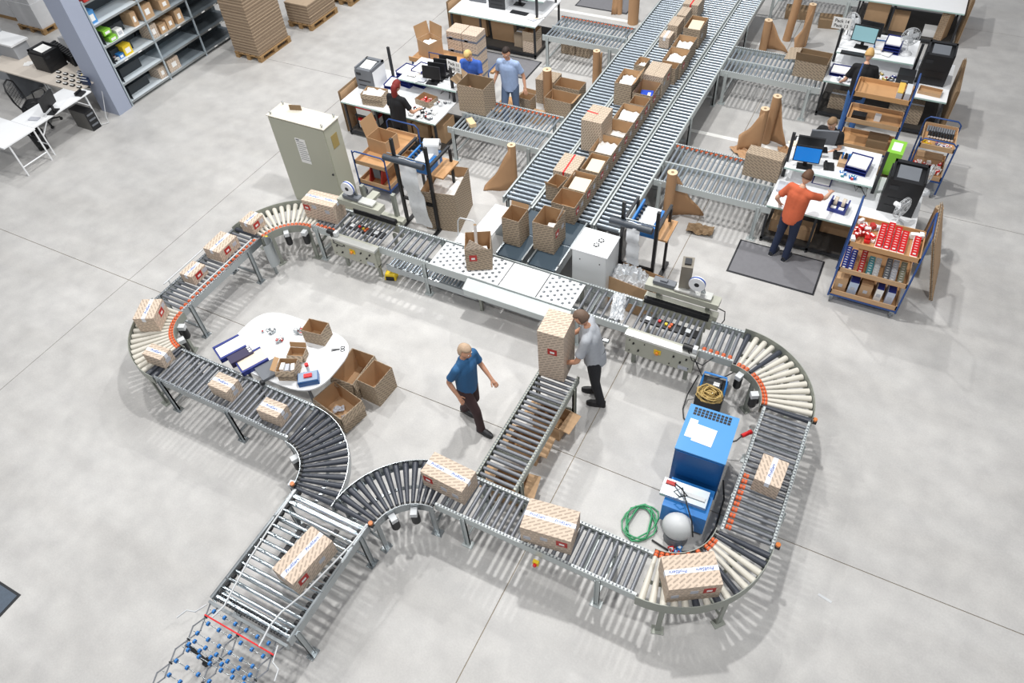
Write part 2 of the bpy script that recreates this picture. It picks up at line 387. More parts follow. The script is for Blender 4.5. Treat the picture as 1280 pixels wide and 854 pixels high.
# infeed with bright rollers
inf = conveyor('wide infeed conveyor with bright zinc rollers at the lower left', -1.63, -3.78, 1.5, 1.11, Hh, pitch=.107, r=.024, rm=CHROME, railm=STEEL, legs=(.12, 1.32), slot=False, restag=None)
for i, yy in enumerate((1.42, 1.36, .045, .1)):
    put(roller_mesh(1.03, .022, CHROME), 'roller', inf, (yy, .555, ZR - .022), rot=(0, 0, Hh))
for i in range(13):
    o = MB().cyl((0, 0, 0), (0, .05, 0), .034, n=8).build('drive_sprocket', BLACK, inf, (.1 + i * .107, .035, ZR - .025))
    o = MB().box((0, 0, 0), (.05, .03, .05)).build('roller_bearing', BLACK, inf, (.1 + i * .107, 1.05, ZR - .02))
def inl(u, v, z=.80):
    p = at(u, v, z); return (p.y + 3.78, -(p.x + 1.63), z)
gr = MB().tube([inl(458, 656), inl(440, 680), inl(417, 704), inl(380, 742), inl(352, 765), inl(337, 783), inl(324, 808)], .011).build('guide_rod', LGREY, inf)
for p in ((1.2, .10), (.6, .16)): MB().cyl((p[0], .0, .72), (p[0], p[1], .79), .008, n=6).build('rod_bracket', STEEL, gr)
gr = MB().tube([inl(370, 612), inl(340, 655), inl(311, 700), inl(292, 735), inl(280, 758), inl(265, 772)], .011).build('guide_rod', LGREY, inf)
for p in ((1.1, 1.02), (.25, .82)): MB().cyl((p[0], 1.1, .72), (p[0], p[1], .79), .008, n=6).build('rod_bracket', STEEL, gr)
b = MB()
for q_ in (.005, .075):
    b = MB()
    for i in range(22): b.bx(q_, q_ + .015, .12 + i * .042, .145 + i * .042, .68, .705)
    tag(b.build('grip_row', BLACK, inf), kind='stuff')
MB().bx(-.05, -.02, 0, 1.11, .60, .69).build('end_plate', STEEL, inf)
# pop-up transfer rollers under the sealed carton
MB().bx(.55, 1.3, .3, .36, .64, .66).bx(.7, 1.2, .7, .76, .64, .66).build('drive_chain', BLACK, inf)
# flexible skate wheel conveyor
fl = thing('flexible_conveyor', 'expanding scissor conveyor with blue skate wheels at the bottom left edge', 'conveyor', (-2.2, -3.86, 0))
wheel = MB().cyl((-.012, 0, 0), (.012, 0, 0), .024, n=12).cyl((-.015, 0, 0), (.015, 0, 0), .008, n=6, m=1).mesh('skate_wheel', [BLUE, DARK])
ry = [-.02, -.15, -.28, -.36, -.41, -.46, -.60, -.74, -.88, -.95, -1.02, -1.15, -1.3, -1.45]
for i, y in enumerate(ry):
    MB().cyl((-.47, y, .675), (.47, y, .675), .005, n=5).build('axle', STEEL, fl)
    for k in range(6): put(wheel, 'skate_wheel', fl, (-.41 + k * .155 + (.035 if i % 2 else 0), y, .678))
for xx in (-.48, -.02, .46):
    for i in range(6):
        for sg in (-1, 1): MB().box((xx, -.10 - i * .27, .635 + sg * .004), (.014, .30, .006), rz=sg * .38).build('scissor_bar', GREY, fl)
        MB().cyl((xx, -.10 - i * .27, .60), (xx, -.10 - i * .27, .66), .010, n=6).build('pivot', DARK, fl)
MB().bx(-.47, .5, -.10, -.085, .68, .70).build('red_stop_bar', REDP, fl)
for xx in (-.46, .46):
    for yy in (-.42, -1.25):
        l = MB().bx(-.02, .02, -.02, .02, .1, .62).build('leg', DARK, fl, (xx, yy, 0)); MB().cyl((-.02, 0, .05), (.02, 0, .05), .05, n=12).build('castor', BLACK, l)
for s, y in ((-1, -.12), (1, -.16)):
    MB().tube([(s * .5, 0, .74), (s * .56, y, .74), (s * .66, y - .03, .74), (s * .70, y - .14, .74)], .009).build('hook_handle', LGREY, fl)

# guard rods on the far left straight
for xx, y0, y1, lb in ((-6.27, -.35, 1.1, 'white guard rod on the right side of the far left conveyor'), (-6.86, -.3, 1.0, 'white guard rod on the left side of the far left conveyor')):
    g = tag(MB().tube([(xx, y0, .80), (xx, y1, .80)], .012).cyl((xx, y0 + .1, .66), (xx, y0 + .1, .80), .01).cyl((xx, y1 - .1, .66), (xx, y1 - .1, .80), .01).build('guard_rod', LGREY), lb, 'rod')
# upper lanes
conveyor('left lane of the long triple roller conveyor, beside the packing benches', -2.47, 3.8, 9.4, .56, Hh, pitch=.107, r=.027, rm=ROLLS, railm=RAIL, legs=(.15, 3.2, 5.3, 7.5), slot=False)
conveyor('wide middle lane of the long triple roller conveyor carrying rows of cartons', -1.36, 3.72, 9.5, 1.09, Hh, pitch=.107, r=.027, rm=ROLLS, railm=RAIL, legs=(.1, 3.2, 7.5), slot=False, endside=1, orange=lambda x: x > 7.0)
conveyor('right lane of the long triple roller conveyor, empty', -.86, 3.72, 9.5, .47, Hh, pitch=.107, r=.027, rm=ROLLS, railm=RAIL, legs=(.1, 2.0, 3.6, 5.3, 7.5), slot=False)
# dark plates added as a return level, to darken the bright roller gaps
for x0, x1, y0, lb in ((-3.0, -2.5, 3.95, 'left'), (-2.43, -1.39, 3.85, 'middle'), (-1.31, -.89, 3.85, 'right')):
    t = thing('gap_shade_plate', 'added dark plate shading the roller gaps under the ' + lb + ' lane of the triple conveyor', 'shade plate', ((x0 + x1) / 2, y0, 0)); w_ = (x1 - x0) / 2
    MB().bx(-w_, w_, 0, 9.2, .56, .575).build('dark_plate', mat('gap_shade_plate', '4a5056', .6, noise=.15), t)
    for y_ in (1.2, 4.0, 6.8): MB().bx(-w_, w_, y_, y_ + .03, .575, .62).build('hanger', STEEL, t)
# branches
for (lb, x0, y0, L, Wd, og) in (('double roller branch between the redhead packer and the triple conveyor', -5.0, 5.28, 1.93, 1.14, True), ('double roller branch beside the far left packing bench', -4.87, 9.22, 1.8, 1.02, True),
        ('double roller branch leading to the bench of the woman in orange', -.84, 5.24, 2.0, 1.16, True), ('double roller branch leading to the bench with the fan', -.84, 9.15, 1.95, 1.06, False), ('double roller branch at the top edge of the picture', -.84, 13.1, 1.95, 1.1, True)):
    t = conveyor(lb, x0, y0, L, Wd, 0, pitch=.088, r=.021, rm=ROLLS, railm=RAIL, rows=2, legs=(.12, L - .2), rail_h=.10)
    if og:
        b = MB()
        for i in range(int(L / .088)): b.bx(.03 + i * .088, .075 + i * .088, Wd - .05, Wd - .02, ZR - .03, ZR + .003)
        b.build('belt_row', ORANGE, t)['kind'] = 'stuff'
# belt transfers below the lanes
for lb, x0, x1 in (('blue-grey transfer belt under the half-empty carton, left of the two', -2.47, -2.0), ('blue-grey transfer belt under the front open carton, right of the two', -1.92, -1.42)):
    t = thing('transfer_belt', lb, 'conveyor', (0, 0, 0))
    MB().bx(x0 + .03, x1 - .03, 2.5, 3.1, .64, .695).build('belt', BELT, t)
    MB().bx(x0 + .03, x1 - .03, 3.13, 3.7, .64, .695).build('belt', BELT, t)
    for x in (x0, x1 - .025): MB().bx(x, x + .025, 2.5, 3.72, .56, .73).build('side_rail', STEEL, t)
    MB().cyl((x0, 3.115, .67), (x1, 3.115, .67), .02).build('roller', ROLLS, t)
    for yy in (2.6, 3.6):
        for x in (x0 + .03, x1 - .03): MB().bx(x - .02, x + .02, yy - .02, yy + .02, 0, .58).build('leg', STEEL, t)
t = thing('slide_plate', 'white sloping slide plate behind the ball table', 'plate', (0, 0, 0))
MB().box((-2.95, 3.1, .62), (.34, 1.2, .015), rx=-.03).build('plate', WHITE, t); 
for yy in (2.6, 3.6): MB().bx(-3.12, -2.78, yy, yy + .03, 0, .60).build('support', STEEL, t)

# ball table
bt = thing('ball_table', 'white ball transfer table in the middle of the packing line', 'table', (0, 1.86, 0))
for x0, x1, nm in ((-3.34, -2.12, 0), (-2.10, -1.49, 1), (-1.47, -.9, 2)):
    pan = MB().bx(x0, x1, .03, .57, ZR - .03, ZR - .008).build('table_panel', WHITE if nm != 1 else WHITE, bt)
    b = MB(); st = .088 if nm != 1 else .075
    i = 0; xx = x0 + .06
    while xx < x1 - .03:
        for k in range(5 if nm != 1 else 7):
            y = .08 + k * (.105 if nm != 1 else .07) + (0.05 if i % 2 else 0)
            if y > .55: continue
            if nm != 1: b.cyl((xx, y, ZR - .008), (xx, y, ZR - .004), .025, n=10, m=0).ball((xx, y, ZR - .004), .015, m=1, n=6)
            else: b.cyl((xx, y, ZR - .008), (xx, y, ZR - .0055), .007, n=6, m=2)
        xx += st; i += 1
    tag(b.build('ball_units', [GREY, STEEL, LGREY], pan), kind='stuff')
for y in (0, .59):
    MB().bx(-3.35, -.88, y, y + .012, ZR - .14, ZR + .01).build('side_rail', RAIL, bt)
MB().box((-1.75, -.10, ZR - .06), (1.75, .20, .012), rx=.35).bx(-2.6, -.9, -.2, -.188, ZR - .2, ZR - .09).build('apron_plate', RAIL, bt)
for x in (-2.45, -.95):
    for y in (.02, .56): MB().bx(x - .025, x + .025, y - .02, y + .02, 0, ZR - .05).build('leg', RAILG, bt)
MB().bx(-3.3, -.3, .06, .10, .16, .20).bx(-3.3, -.3, .5, .54, .16, .20).build('stringer', STEEL, bt)
tag(MB().tube([(-2.5, 1.95, .5), (-1.9, 1.9, .42), (-1.3, 1.9, .45), (-.7, 2.0, .5)], .035, n=8).build('air_hose', mat('orange_hose', 'b5562f', .5)), 'thick orange hose hanging under the ball table', 'hose')
t = conveyor('low zinc roller chute under the line right of the left carton sealer', -4.2, 1.84, 1.7, .42, 0, z=.36, pitch=.06, r=.018, rm=ROLLS, railm=STEEL, legs=(), slot=False)
tag(MB().box((0, 0, .07), (.20, .15, .12), taper=.8).box((0, -.07, .05), (.14, .03, .07), m=1).build('foot_pedal', [YEL, BLACK], None, (-4.22, 1.92, 0), .3), 'yellow foot pedal on the floor under the left carton sealer', 'pedal')

# ================================================================= CARTON SEALERS
def sealer(label, x0, x1, y0, tape_x, flip, name='carton_sealer'):
    t = thing(name, label, 'machine', (x0, y0, 0)); L = x1 - x0
    for y in (-.02, .60): MB().bx(0, L, y, y + .04, .52, ZR + .015).build('bed_frame', MACH, t)
    MB().bx(0, L, -.13, -.02, ZR - .02, ZR + .02).build('front_ledge', mat('bare_alloy', 'd0d1cd', .35, metal=.5), t)
    pan = MB().bx(.02, L - .02, -.12, -.095, .34, ZR - .02).bx(.02, L - .02, -.095, -.02, .34, .36).bx(.02, .04, -.1, .0, .34, ZR - .02).bx(L - .04, L - .02, -.1, .0, .34, ZR - .02).build('control_panel', MACH, t)
    kn = MB().bx(-.05, .05, -.012, 0, -.04, .04).cyl((0, -.012, 0), (0, -.05, 0), .026, n=10, m=1).build('emergency_stop', [YEL, mat('amber_knob', 'd8862a', .4)], pan, (L * .48, -.12, .55))
    for px, pz in ((.14, .58), (.22, .46), (L - .2, .5), (L - .12, .6), (L - .3, .58)): MB().cyl((0, 0, 0), (0, -.025, 0), .014, n=8).build('panel_button', BLACK, pan, (px, -.12, pz))
    for px, pz in ((.08, .62), (.08, .4), (.3, .62), (L - .08, .42), (L - .35, .4)): MB().cyl((0, 0, 0), (0, -.012, 0), .009, n=6).build('bolt', DARK, pan, (px, -.12, pz))
    MB().bx(L - .22, L - .08, -.124, -.12, .36, .43).build('rating_plate', GREYLAB, pan)
    k = int((L - .04) / .088); me = roller_mesh(.54, .021, ROLLG)
    for i in range(k): put(me, 'roller', t, (.06 + i * .088, .29, ZR - .021), rot=(0, 0, Hh))
    bd = MB().bx(.1, L - .1, .22, .36, ZR - .035, ZR - .004).build('belt_unit', BLACK, t)
    for i, (c, dx, dy) in enumerate((('RED', .30, .02), ('YEL', .40, 0), ('OR', .47, .02), ('OR', .46, -.03))):
        MB().bx(-.018, .018, -.018, .018, 0, .025).build('sensor', {'RED': REDP, 'YEL': YEL, 'OR': ORANGE}[c], bd, (L * dx + .05, .29 + dy, ZR - .004))
    for px in (.16, L - .28): MB().bx(0, .07, -.03, .04, 0, .012).build('guide_shoe', WHITE if flip else LGREY, bd, (px, .29, ZR))
    MB().bx(.02, L - .05, .575, .64, ZR + .0, ZR + .09).build('side_belt_housing', BLACK, t)
    MB().bx(.0, L + .05, .64, .76, ZR - .02, ZR + .06).build('rear_housing', MACH, t)
    # top head carried by two masts behind the bed
    hz = ZR + .42 if flip else ZR + .26
    for px in (.18, L - .12): MB().bx(px - .03, px + .03, .72, .79, .3, hz + .08).build('mast', RAILG, t)
    hx0, hx1, hy0, hy1 = (.0, L - .1, .30, .48) if flip else (.0, L + .04, .60, .78)
    hd = MB().bx(hx0, hx1, hy0, hy1, hz - .02, hz + .08).bx(L * .45, L * .6, hy1, .74, hz + .0, hz + .06).build('tape_head', MACH, t)
    MB().bx(hx0 + .42, hx1 - .12, hy0 + .02, hy1 - .02, hz + .10, hz + .13).build('head_cover', mat('bare_alloy', 'd0d1cd', .35), hd)
    MB().bx(hx0 + .1, hx0 + .42, hy0 + .04, hy1 - .03, hz + .10, hz + .16).bx(hx0 + .2, hx0 + .3, hy0 + .06, hy1 - .06, hz + .16, hz + .19).build('tape_cartridge', GREY, hd)
    tz = hz + .32
    ty = (hy0 + hy1) / 2
    rl = MB().cyl((0, -.03, 0), (0, .03, 0), .115, n=24, m=0).cyl((0, -.033, 0), (0, .033, 0), .035, n=12, m=1).build('tape_roll', [WHITE, DARK], hd, (tape_x, ty - .03, tz))
    bn = MB().cyl((0, -.024, 0), (0, .024, 0), .117, n=24).build('printed_edge', BLUEINK, rl)
    bn.scale = (1, .55, 1)
    MB().box((tape_x + .07, ty + .03, hz + .2), (.06, .02, .30), ry=-.35).build('roll_arm', STEEL, hd)
    for px, py in ((.12, .02), (L - .12, .02), (.12, .58), (L - .12, .58)): MB().bx(px - .03, px + .03, py - .02, py + .02, 0, .5).build('leg', RAILG, t)
    mt = MB().cyl((-.07, 0, 0), (.07, 0, 0), .045, n=10).box((.1, 0, 0), (.06, .08, .08), m=1).build('belt_motor', [BLACK, LGREY], t, ((L - .14) if not flip else .02, -.05, ZR + .07))
    MB().tube([(0, -.03, 0), (.1, -.1, -.12), (.25, -.1, -.15), (.35, .05, -.1)], .008).build('power_cable', BLACK, mt)
    return t
sealer('carton sealing machine at the left end of the packing line, beside the grey cabinet', -5.2, -4.28, 1.86, .25, True)
sr = sealer('carton sealing machine at the right end of the packing line before the curve', 0.0, 1.03, 1.86, .72, False)
MB().box((.52, .80, 1.28), (.16, .22, .42), rz=.2).box((.52, .80, 1.50), (.09, .12, .03), m=1, rz=.2).build('tape_magazine', [mat('worn_enamel', '7d776c', .5, noise=.2), DARK], sr)
MB().tube([(1.05, .7, .9), (1.16, .72, .85), (1.18, .7, .7), (1.14, .66, .6)], .008).build('air_line', BLACK, sr)

# ================================================================= CARTONS
def rect_patch(face, w, d, h, u, v, su, sv, off=.002):
    """thin patch on a vertical or top face, u along the face, v up"""
    b = MB()
    if face == '-y': b.bx(u - su / 2, u + su / 2, -d / 2 - off, -d / 2, v - sv / 2, v + sv / 2)
    if face == '+y': b.bx(u - su / 2, u + su / 2, d / 2, d / 2 + off, v - sv / 2, v + sv / 2)
    if face == '+x': b.bx(w / 2, w / 2 + off, u - su / 2, u + su / 2, v - sv / 2, v + sv / 2)
    if face == '-x': b.bx(-w / 2 - off, -w / 2, u - su / 2, u + su / 2, v - sv / 2, v + sv / 2)
    if face == 'top': b.bx(u - su / 2, u + su / 2, v - sv / 2, v + sv / 2, h, h + off)
    return b
def carton(label, x, y, z, w, d, h, rz=0, tape='x', red=None, lab=None, group=None, m=PRINT, word='ProfiServ', redtape=False, kind='carton', name='sealed_carton'):
    t = thing(name, label, 'box', (x, y, z), radians(rz), group)
    e = .004
    MB().bx(-w / 2, w / 2, -d / 2, -e / 2, h - .006, h, 0).bx(-w / 2, w / 2, e / 2, d / 2, h - .006, h, 0).build('top_flap', m, t)
    MB().bx(-w / 2, w / 2, -d / 2, d / 2, 0, h - .007).build('carton_wall', m, t)
    if tape:
        tw = .055 if not redtape else .03; mm = TAPE if not redtape else REDP
        q = MB().bx(-w / 2 - .002, w / 2 + .002, -tw / 2, tw / 2, h, h + .002).bx(w / 2, w / 2 + .002, -tw / 2, tw / 2, h - .07, h + .002).bx(-w / 2 - .002, -w / 2, -tw / 2, tw / 2, h - .07, h + .002)
        tp = q.build('tape', mm, t)
        if not redtape and word:
            me = text_mesh(word, .052, BLUEINK, .2); n = max(1, int(w / .25))
            for i in range(n):
                o = put(me, 'lettering', tp, ((i + .5) * w / n - w / 2, 0, h + .0032)); 
                if tape == 'flip': o.rotation_euler = (0, 0, pi)
    if red:
        face, u = red; v = h * .62
        r_ = rect_patch(face, w, d, h, u, v, .13, .11).build('red_label', RED, t)
        rect_patch(face, w, d, h, u, v - .008, .06, .035, .0035).build('white_field', WPAPER, r_)
    if lab:
        for face, u, v in lab: rect_patch(face, w, d, h, u, h * v, .085, .07).build('shipping_label', GREYLAB, t)
    return t
def open_carton(label, x, y, z, w, d, h, rz=0, fill=None, red=None, lab=None, group=None, m=PRINT2, inner=KIN, flaps=(), name='open_carton', fd=.11, fang=150, th=.006, cut=0):
    t = thing(name, label, 'box', (x, y, z), radians(rz), group)
    e = th
    def wall(x0, x1, y0, y1, zt, pr, inn):
        b = MB(); b.bx(x0, x1, y0, y1, 0, h); return b
    b = MB().bx(-w / 2, w / 2, -d / 2, -d / 2 + e, 0, h).bx(-w / 2, w / 2, d / 2 - e, d / 2, 0, h).bx(-w / 2, -w / 2 + e, -d / 2 + e, d / 2 - e, 0, h).bx(w / 2 - e, w / 2, -d / 2 + e, d / 2 - e, 0, h)
    b.build('carton_wall', m, t)
    q = .0015
    MB().bx(-w / 2 + e, w / 2 - e, -d / 2 + e, -d / 2 + e + q, .006, h - .003).bx(-w / 2 + e, w / 2 - e, d / 2 - e - q, d / 2 - e, .006, h - .003).bx(-w / 2 + e, -w / 2 + e + q, -d / 2 + e, d / 2 - e, .006, h - .003).bx(w / 2 - e - q, w / 2 - e, -d / 2 + e, d / 2 - e, .006, h - .003).bx(-w / 2 + e, w / 2 - e, -d / 2 + e, d / 2 - e, .002, .006).build('carton_lining', inner, t)
    for f in flaps:
        a = radians(fang if not isinstance(f, tuple) else f[1]); f = f if isinstance(f, str) else f[0]
        L = w if f in ('-y', '+y') else d; D = fd
        fm = MB().box((0, D / 2 * sin(a) + 0, D / 2 * cos(a)), (L, .005, D), rx=-a).mesh('flap', m if a > 1.2 else inner)
        loc, r = {'+y': ((0, d / 2 + .004, h), 0), '-y': ((0, -d / 2 - .004, h), pi), '+x': ((w / 2 + .004, 0, h), -pi / 2), '-x': ((-w / 2 - .004, 0, h), pi / 2)}[f]
        put(fm, 'flap', t, loc, r)
    if red:
        face, u = red; v = h * .6
        r_ = rect_patch(face, w, d, h, u, v, .12, .12).build('red_label', RED, t); rect_patch(face, w, d, h, u, v - .01, .055, .035, .0035).build('white_field', WPAPER, r_)
    if lab:
        for face, u, v in lab: rect_patch(face, w, d, h, u, h * v, .08, .08).build('shipping_label', GREYLAB, t)
    if fill:
        kind, lvl, flabel = fill; R_ = random.Random(int(x * 100) + int(y * 10))
        if kind == 'paper':
            o = thing('packing_paper', flabel, 'paper', (x, y, z), radians(rz), 'packing paper in open cartons')
            sheet(w - .05, d - .05, h * lvl, R_).build('paper_sheet', WPAPER, o)
        elif kind == 'box':
            o = thing('product_box', flabel, 'box', (x, y, z + .008), radians(rz) + .06)
            MB().bx(-w * .36, w * .36, -d * .36, d * .36, 0, h * lvl).build('box_wall', mat('cream_board', 'e2d1b8', .7), o)
        elif kind == 'blue':
            o = thing('product_packet', flabel, 'packet', (x, y, z + .008), radians(rz) + .2)
            MB().bx(-w * .3, w * .3, -d * .3, d * .3, 0, h * lvl).build('packet_wall', mat('bright_blue_print', '2a52c8', .4), o); MB().bx(-w * .15, w * .15, -d * .2, -d * .05, h * lvl, h * lvl + .003).build('packet_label', WPAPER, o)
        elif kind == 'mixed':
            for i in range(3):
                o = thing('product_box', flabel, 'box', (x, y, z + .008), radians(rz), flabel)
                MB().box(((i - 1) * w * .25, (R_.random() - .5) * d * .2, h * lvl / 2 - i * .01), (w * .2, d * .5, h * lvl - .02 * i), rz=.1 * i).build('box_wall', WPAPER if i != 1 else GREYLAB, o)
    return t
def sheet(w, d, zc, R_, n=7, amp=.03):
    b = MB(); vs = []
    hgt = [[zc + (R_.random() - .5) * 2 * amp for i in range(n)] for j in range(n)]
    for j in range(n):
        for i in range(n): vs.append((-w / 2 + w * i / (n - 1), -d / 2 + d * j / (n - 1), hgt[j][i]))
    k = len(vs); vs += [(x, y, z - .004) for x, y, z in vs]
    fs = []
    for j in range(n - 1):
        for i in range(n - 1):
            a = j * n + i; fs += [(a, a + 1, a + n + 1, a + n), (k + a, k + a + n, k + a + n + 1, k + a + 1)]
    for i in range(n - 1):
        fs += [(i, k + i, k + i + 1, i + 1), ((n - 1) * n + i, (n - 1) * n + i + 1, k + (n - 1) * n + i + 1, k + (n - 1) * n + i)]
        fs += [(i * n, (i + 1) * n, k + (i + 1) * n, k + i * n), (i * n + n - 1, k + i * n + n - 1, k + (i + 1) * n + n - 1, (i + 1) * n + n - 1)]
    return b.add(vs, fs)
# around the loop
carton('big sealed carton with repeated tape lettering on the bottom right curve', 1.93, -1.34, ZR, .57, .37, .33, 32, 'flip', ('-y', .16), [('-y', -.2, .4), ('-y', 0, .6)])
carton('small sealed carton on the right straight of the loop, tape running lengthwise', 2.38, .25, ZR, .38, .30, .25, 88)
carton('sealed carton leaving the black curve, leftmost on the bottom straight', -1.02, -1.4, ZR, .59, .31, .31, -3, 'x', ('-y', -.2), [('-y', .02, .5), ('-y', .18, .4)])
carton('sealed carton in the middle of the bottom straight', .34, -1.45, ZR, .59, .38, .33, 8, 'x', ('-y', .19), [('-y', -.02, .6), ('-y', -.22, .35)])
carton('sealed carton riding on the bright infeed rollers', -1.97, -2.99, ZR, .61, .33, .28, 82, 'x', ('-y', -.18), [('-y', .1, .55)])
carton('small sealed carton on the lower left straight, nearer the far left curve', -4.54, -1.46, ZR, .34, .24, .22, 0, 'x', None, [('+x', 0, .4)])
carton('small sealed carton on the lower left straight, nearer the black curve', -3.65, -1.51, ZR, .34, .22, .22, 2, 'x', None, [('+x', .02, .4)])
carton('small sealed carton where the far left curve meets the lower straight', -5.83, -1.43, ZR, .33, .21, .20, 4, 'x', None, [('+x', 0, .45)])
carton('larger sealed carton standing turned on the far left curve', -6.49, -.9, ZR, .40, .31, .28, 116, 'x', ('-y', .03), [('-y', .14, .75)])
carton('small sealed carton on the far left straight, lowest of three', -6.6, .1, ZR, .31, .25, .18, 92, 'x', ('-y', -.02), [('-y', .11, .6)])
carton('long sealed carton on the far left straight, middle of three', -6.59, .75, ZR, .44, .33, .22, 92, 'x', ('-y', -.05), [('-y', .12, .6)])
carton('small sealed carton entering the far left straight, topmost of three', -6.53, 1.44, ZR, .30, .25, .21, 90, 'x', ('-y', -.04), [('-y', .08, .6)])
carton('big sealed carton entering the left carton sealer', -5.58, 2.2, ZR, .62, .30, .36, 4, 'x', ('-y', -.24), [('-y', .17, .62), ('-y', -.08, .75)])
# rows on the triple conveyor
RY = [(3.06, .44, .36, .55, 'front open carton of the long row, one flap standing', ('mixed', .6, 'small white product box in the front open carton')),
      (3.83, .41, .41, .34, 'second open carton of the long row, empty inside', None),
      (4.31, .50, .41, .34, 'third open carton of the long row, filled with a cream box', ('box', .78, 'cream product box in the third open carton of the row')),
      (4.88, .50, .34, .34, 'fourth open carton of the long row with a pale box inside', ('box', .8, 'cream product box in the fourth open carton of the row')),
      (5.44, .54, .41, .34, 'fifth open carton of the long row with white paper', ('paper', .62, 'white packing paper in an open carton of the long row')),
      (5.99, .50, .40, .34, 'sixth open carton of the long row, deeper brown inside', ('paper', .35, 'white packing paper in an open carton of the long row')),
      (6.53, .54, .41, .34, 'seventh open carton of the long row, full of white paper', ('paper', .66, 'white packing paper in an open carton of the long row')),
      (6.98, .30, .32, .34, 'small open carton of the long row just before the blue packet', None),
      (7.46, .52, .39, .34, 'open carton of the long row with a bright blue packet', ('blue', .55, 'bright blue packet inside an open carton'))]
for y, l, w_, h, lb, fl_ in RY:
    t = open_carton(lb, -1.615 - w_ / 2 + .0, y, ZR, l, w_, h, 90, fill=fl_, red=('-y', -l * .2), lab=[('-y', l * .25, .6)], group='open cartons in the long row')
MB().add([(-.07, 0, 0), (.17, 0, 0), (.06, 0, .22), (-.07, .005, 0), (.17, .005, 0), (.06, .005, .22)], [(0, 1, 2), (3, 5, 4), (0, 3, 4, 1), (1, 4, 5, 2), (2, 5, 3, 0)]).build('loose_flap', PRINT, None, (-1.66, 2.97, ZR + .55), 1.45)
bpy.data.objects['loose_flap'].parent = [o for o in bpy.data.objects if o.get('label') == RY[0][4]][0]
lf = bpy.data.objects['loose_flap']; lf.location = (.0, -.16, .555); lf.rotation_euler = (.3, 0, 0)
carton('tall sealed carton standing in the row between open cartons', -1.80, 8.0, ZR, .54, .40, .44, 91, None, ('-y', .1), [('-y', -.15, .6)], m=PRINT3)
open_carton('narrow open carton just behind the tall sealed carton in the row', -1.70, 8.42, ZR, .24, .34, .34, 90)
open_carton('open carton with loose white paper in the far part of the row', -1.70, 8.83, ZR, .56, .40, .34, 90, fill=('paper', .6, 'white packing paper in a far open carton of the row'), red=('-y', -.1))
open_carton('open carton second from the far end of the row', -1.72, 9.40, ZR, .54, .38, .34, 90, fill=('paper', .65, 'white packing paper in a far open carton of the row'))
open_carton('tall open carton at the far end of the row with a cream sheet', -1.72, 10.15, ZR, .60, .36, .40, 90, fill=('box', .85, 'cream sheet box in the farthest open carton'), lab=[('-y', -.1, .5)])
# left file on the middle lane
carton('sealed carton with red tape at the near end of the left file', -2.20, 4.73, ZR, .54, .38, .31, 92, 'x', None, None, redtape=True, m=PRINT3)
open_carton('small open carton in front of the red-taped carton', -2.20, 4.22, ZR, .34, .24, .30, 84, flaps=(('-x', 20),), fd=.08)
carton('tall sealed carton with a short red tape, left file, alone', -2.17, 5.86, ZR, .53, .38, .62, 90, None, None, None, m=PRINT3)
MB().bx(-.02, .2, -.014, .014, .62, .622).build('red_strip', REDP, [o for o in bpy.data.objects if o.get('label', '').startswith('tall sealed carton with a short')][0], rz=1.45)
open_carton('tall open carton with white packets in the left file', -2.22, 7.5, ZR, .56, .34, .46, 92, fill=('paper', .75, 'white packets in the tall open carton of the left file'), flaps=(('-y', 40),))
open_carton('small open carton behind the tall open carton in the left file', -2.24, 8.35, ZR, .34, .22, .34, 90, fill=('paper', .7, 'white packet in the small open carton of the left file'))
carton('small cube-like sealed carton with a strap, left file', -2.22, 9.79, ZR, .32, .22, .23, 90, 'x', word=None)
carton('narrow sealed carton in the left file, third from the far end', -2.18, 10.23, ZR, .42, .22, .32, 90, None, m=PRINT3)
carton('narrow sealed carton in the left file, second from the far end', -2.16, 10.72, ZR, .42, .20, .32, 90, None, m=PRINT3)
carton('sealed carton with red tape at the far end of the left file', -2.12, 11.28, ZR, .52, .34, .34, 90, 'x', redtape=True, m=PRINT3)
open_carton('open carton with one torn side on the left transfer belt', -2.33, 2.95, ZR, .34, .30, .52, 90, flaps=(('+x', 15),), fd=.07)
t = open_carton('open carton standing across the ball table with a triangular flap', -2.62, 2.25, ZR, .40, .42, .42, 28, fill=('mixed', .5, 'small product box in the carton on the ball table'), red=('-y', -.08), lab=[('-x', 0, .5)])
MB().add([(-.2, 0, 0), (.15, 0, 0), (-.1, 0, .2), (-.2, .005, 0), (.15, .005, 0), (-.1, .005, .2)], [(0, 1, 2), (3, 5, 4), (0, 3, 4, 1), (1, 4, 5, 2), (2, 5, 3, 0)]).build('torn_flap', PRINT, t, (0, -.205, .42), 0)
tag(MB().cyl((0, 0, 0), (.02, .01, .62), .025, n=12, m=0, cm=1).build('cardboard_tube', [WPAPER, KDARK], None, (-2.72, 2.34, ZR + .01)), 'white cardboard tube standing up in the carton on the ball table', 'tube')
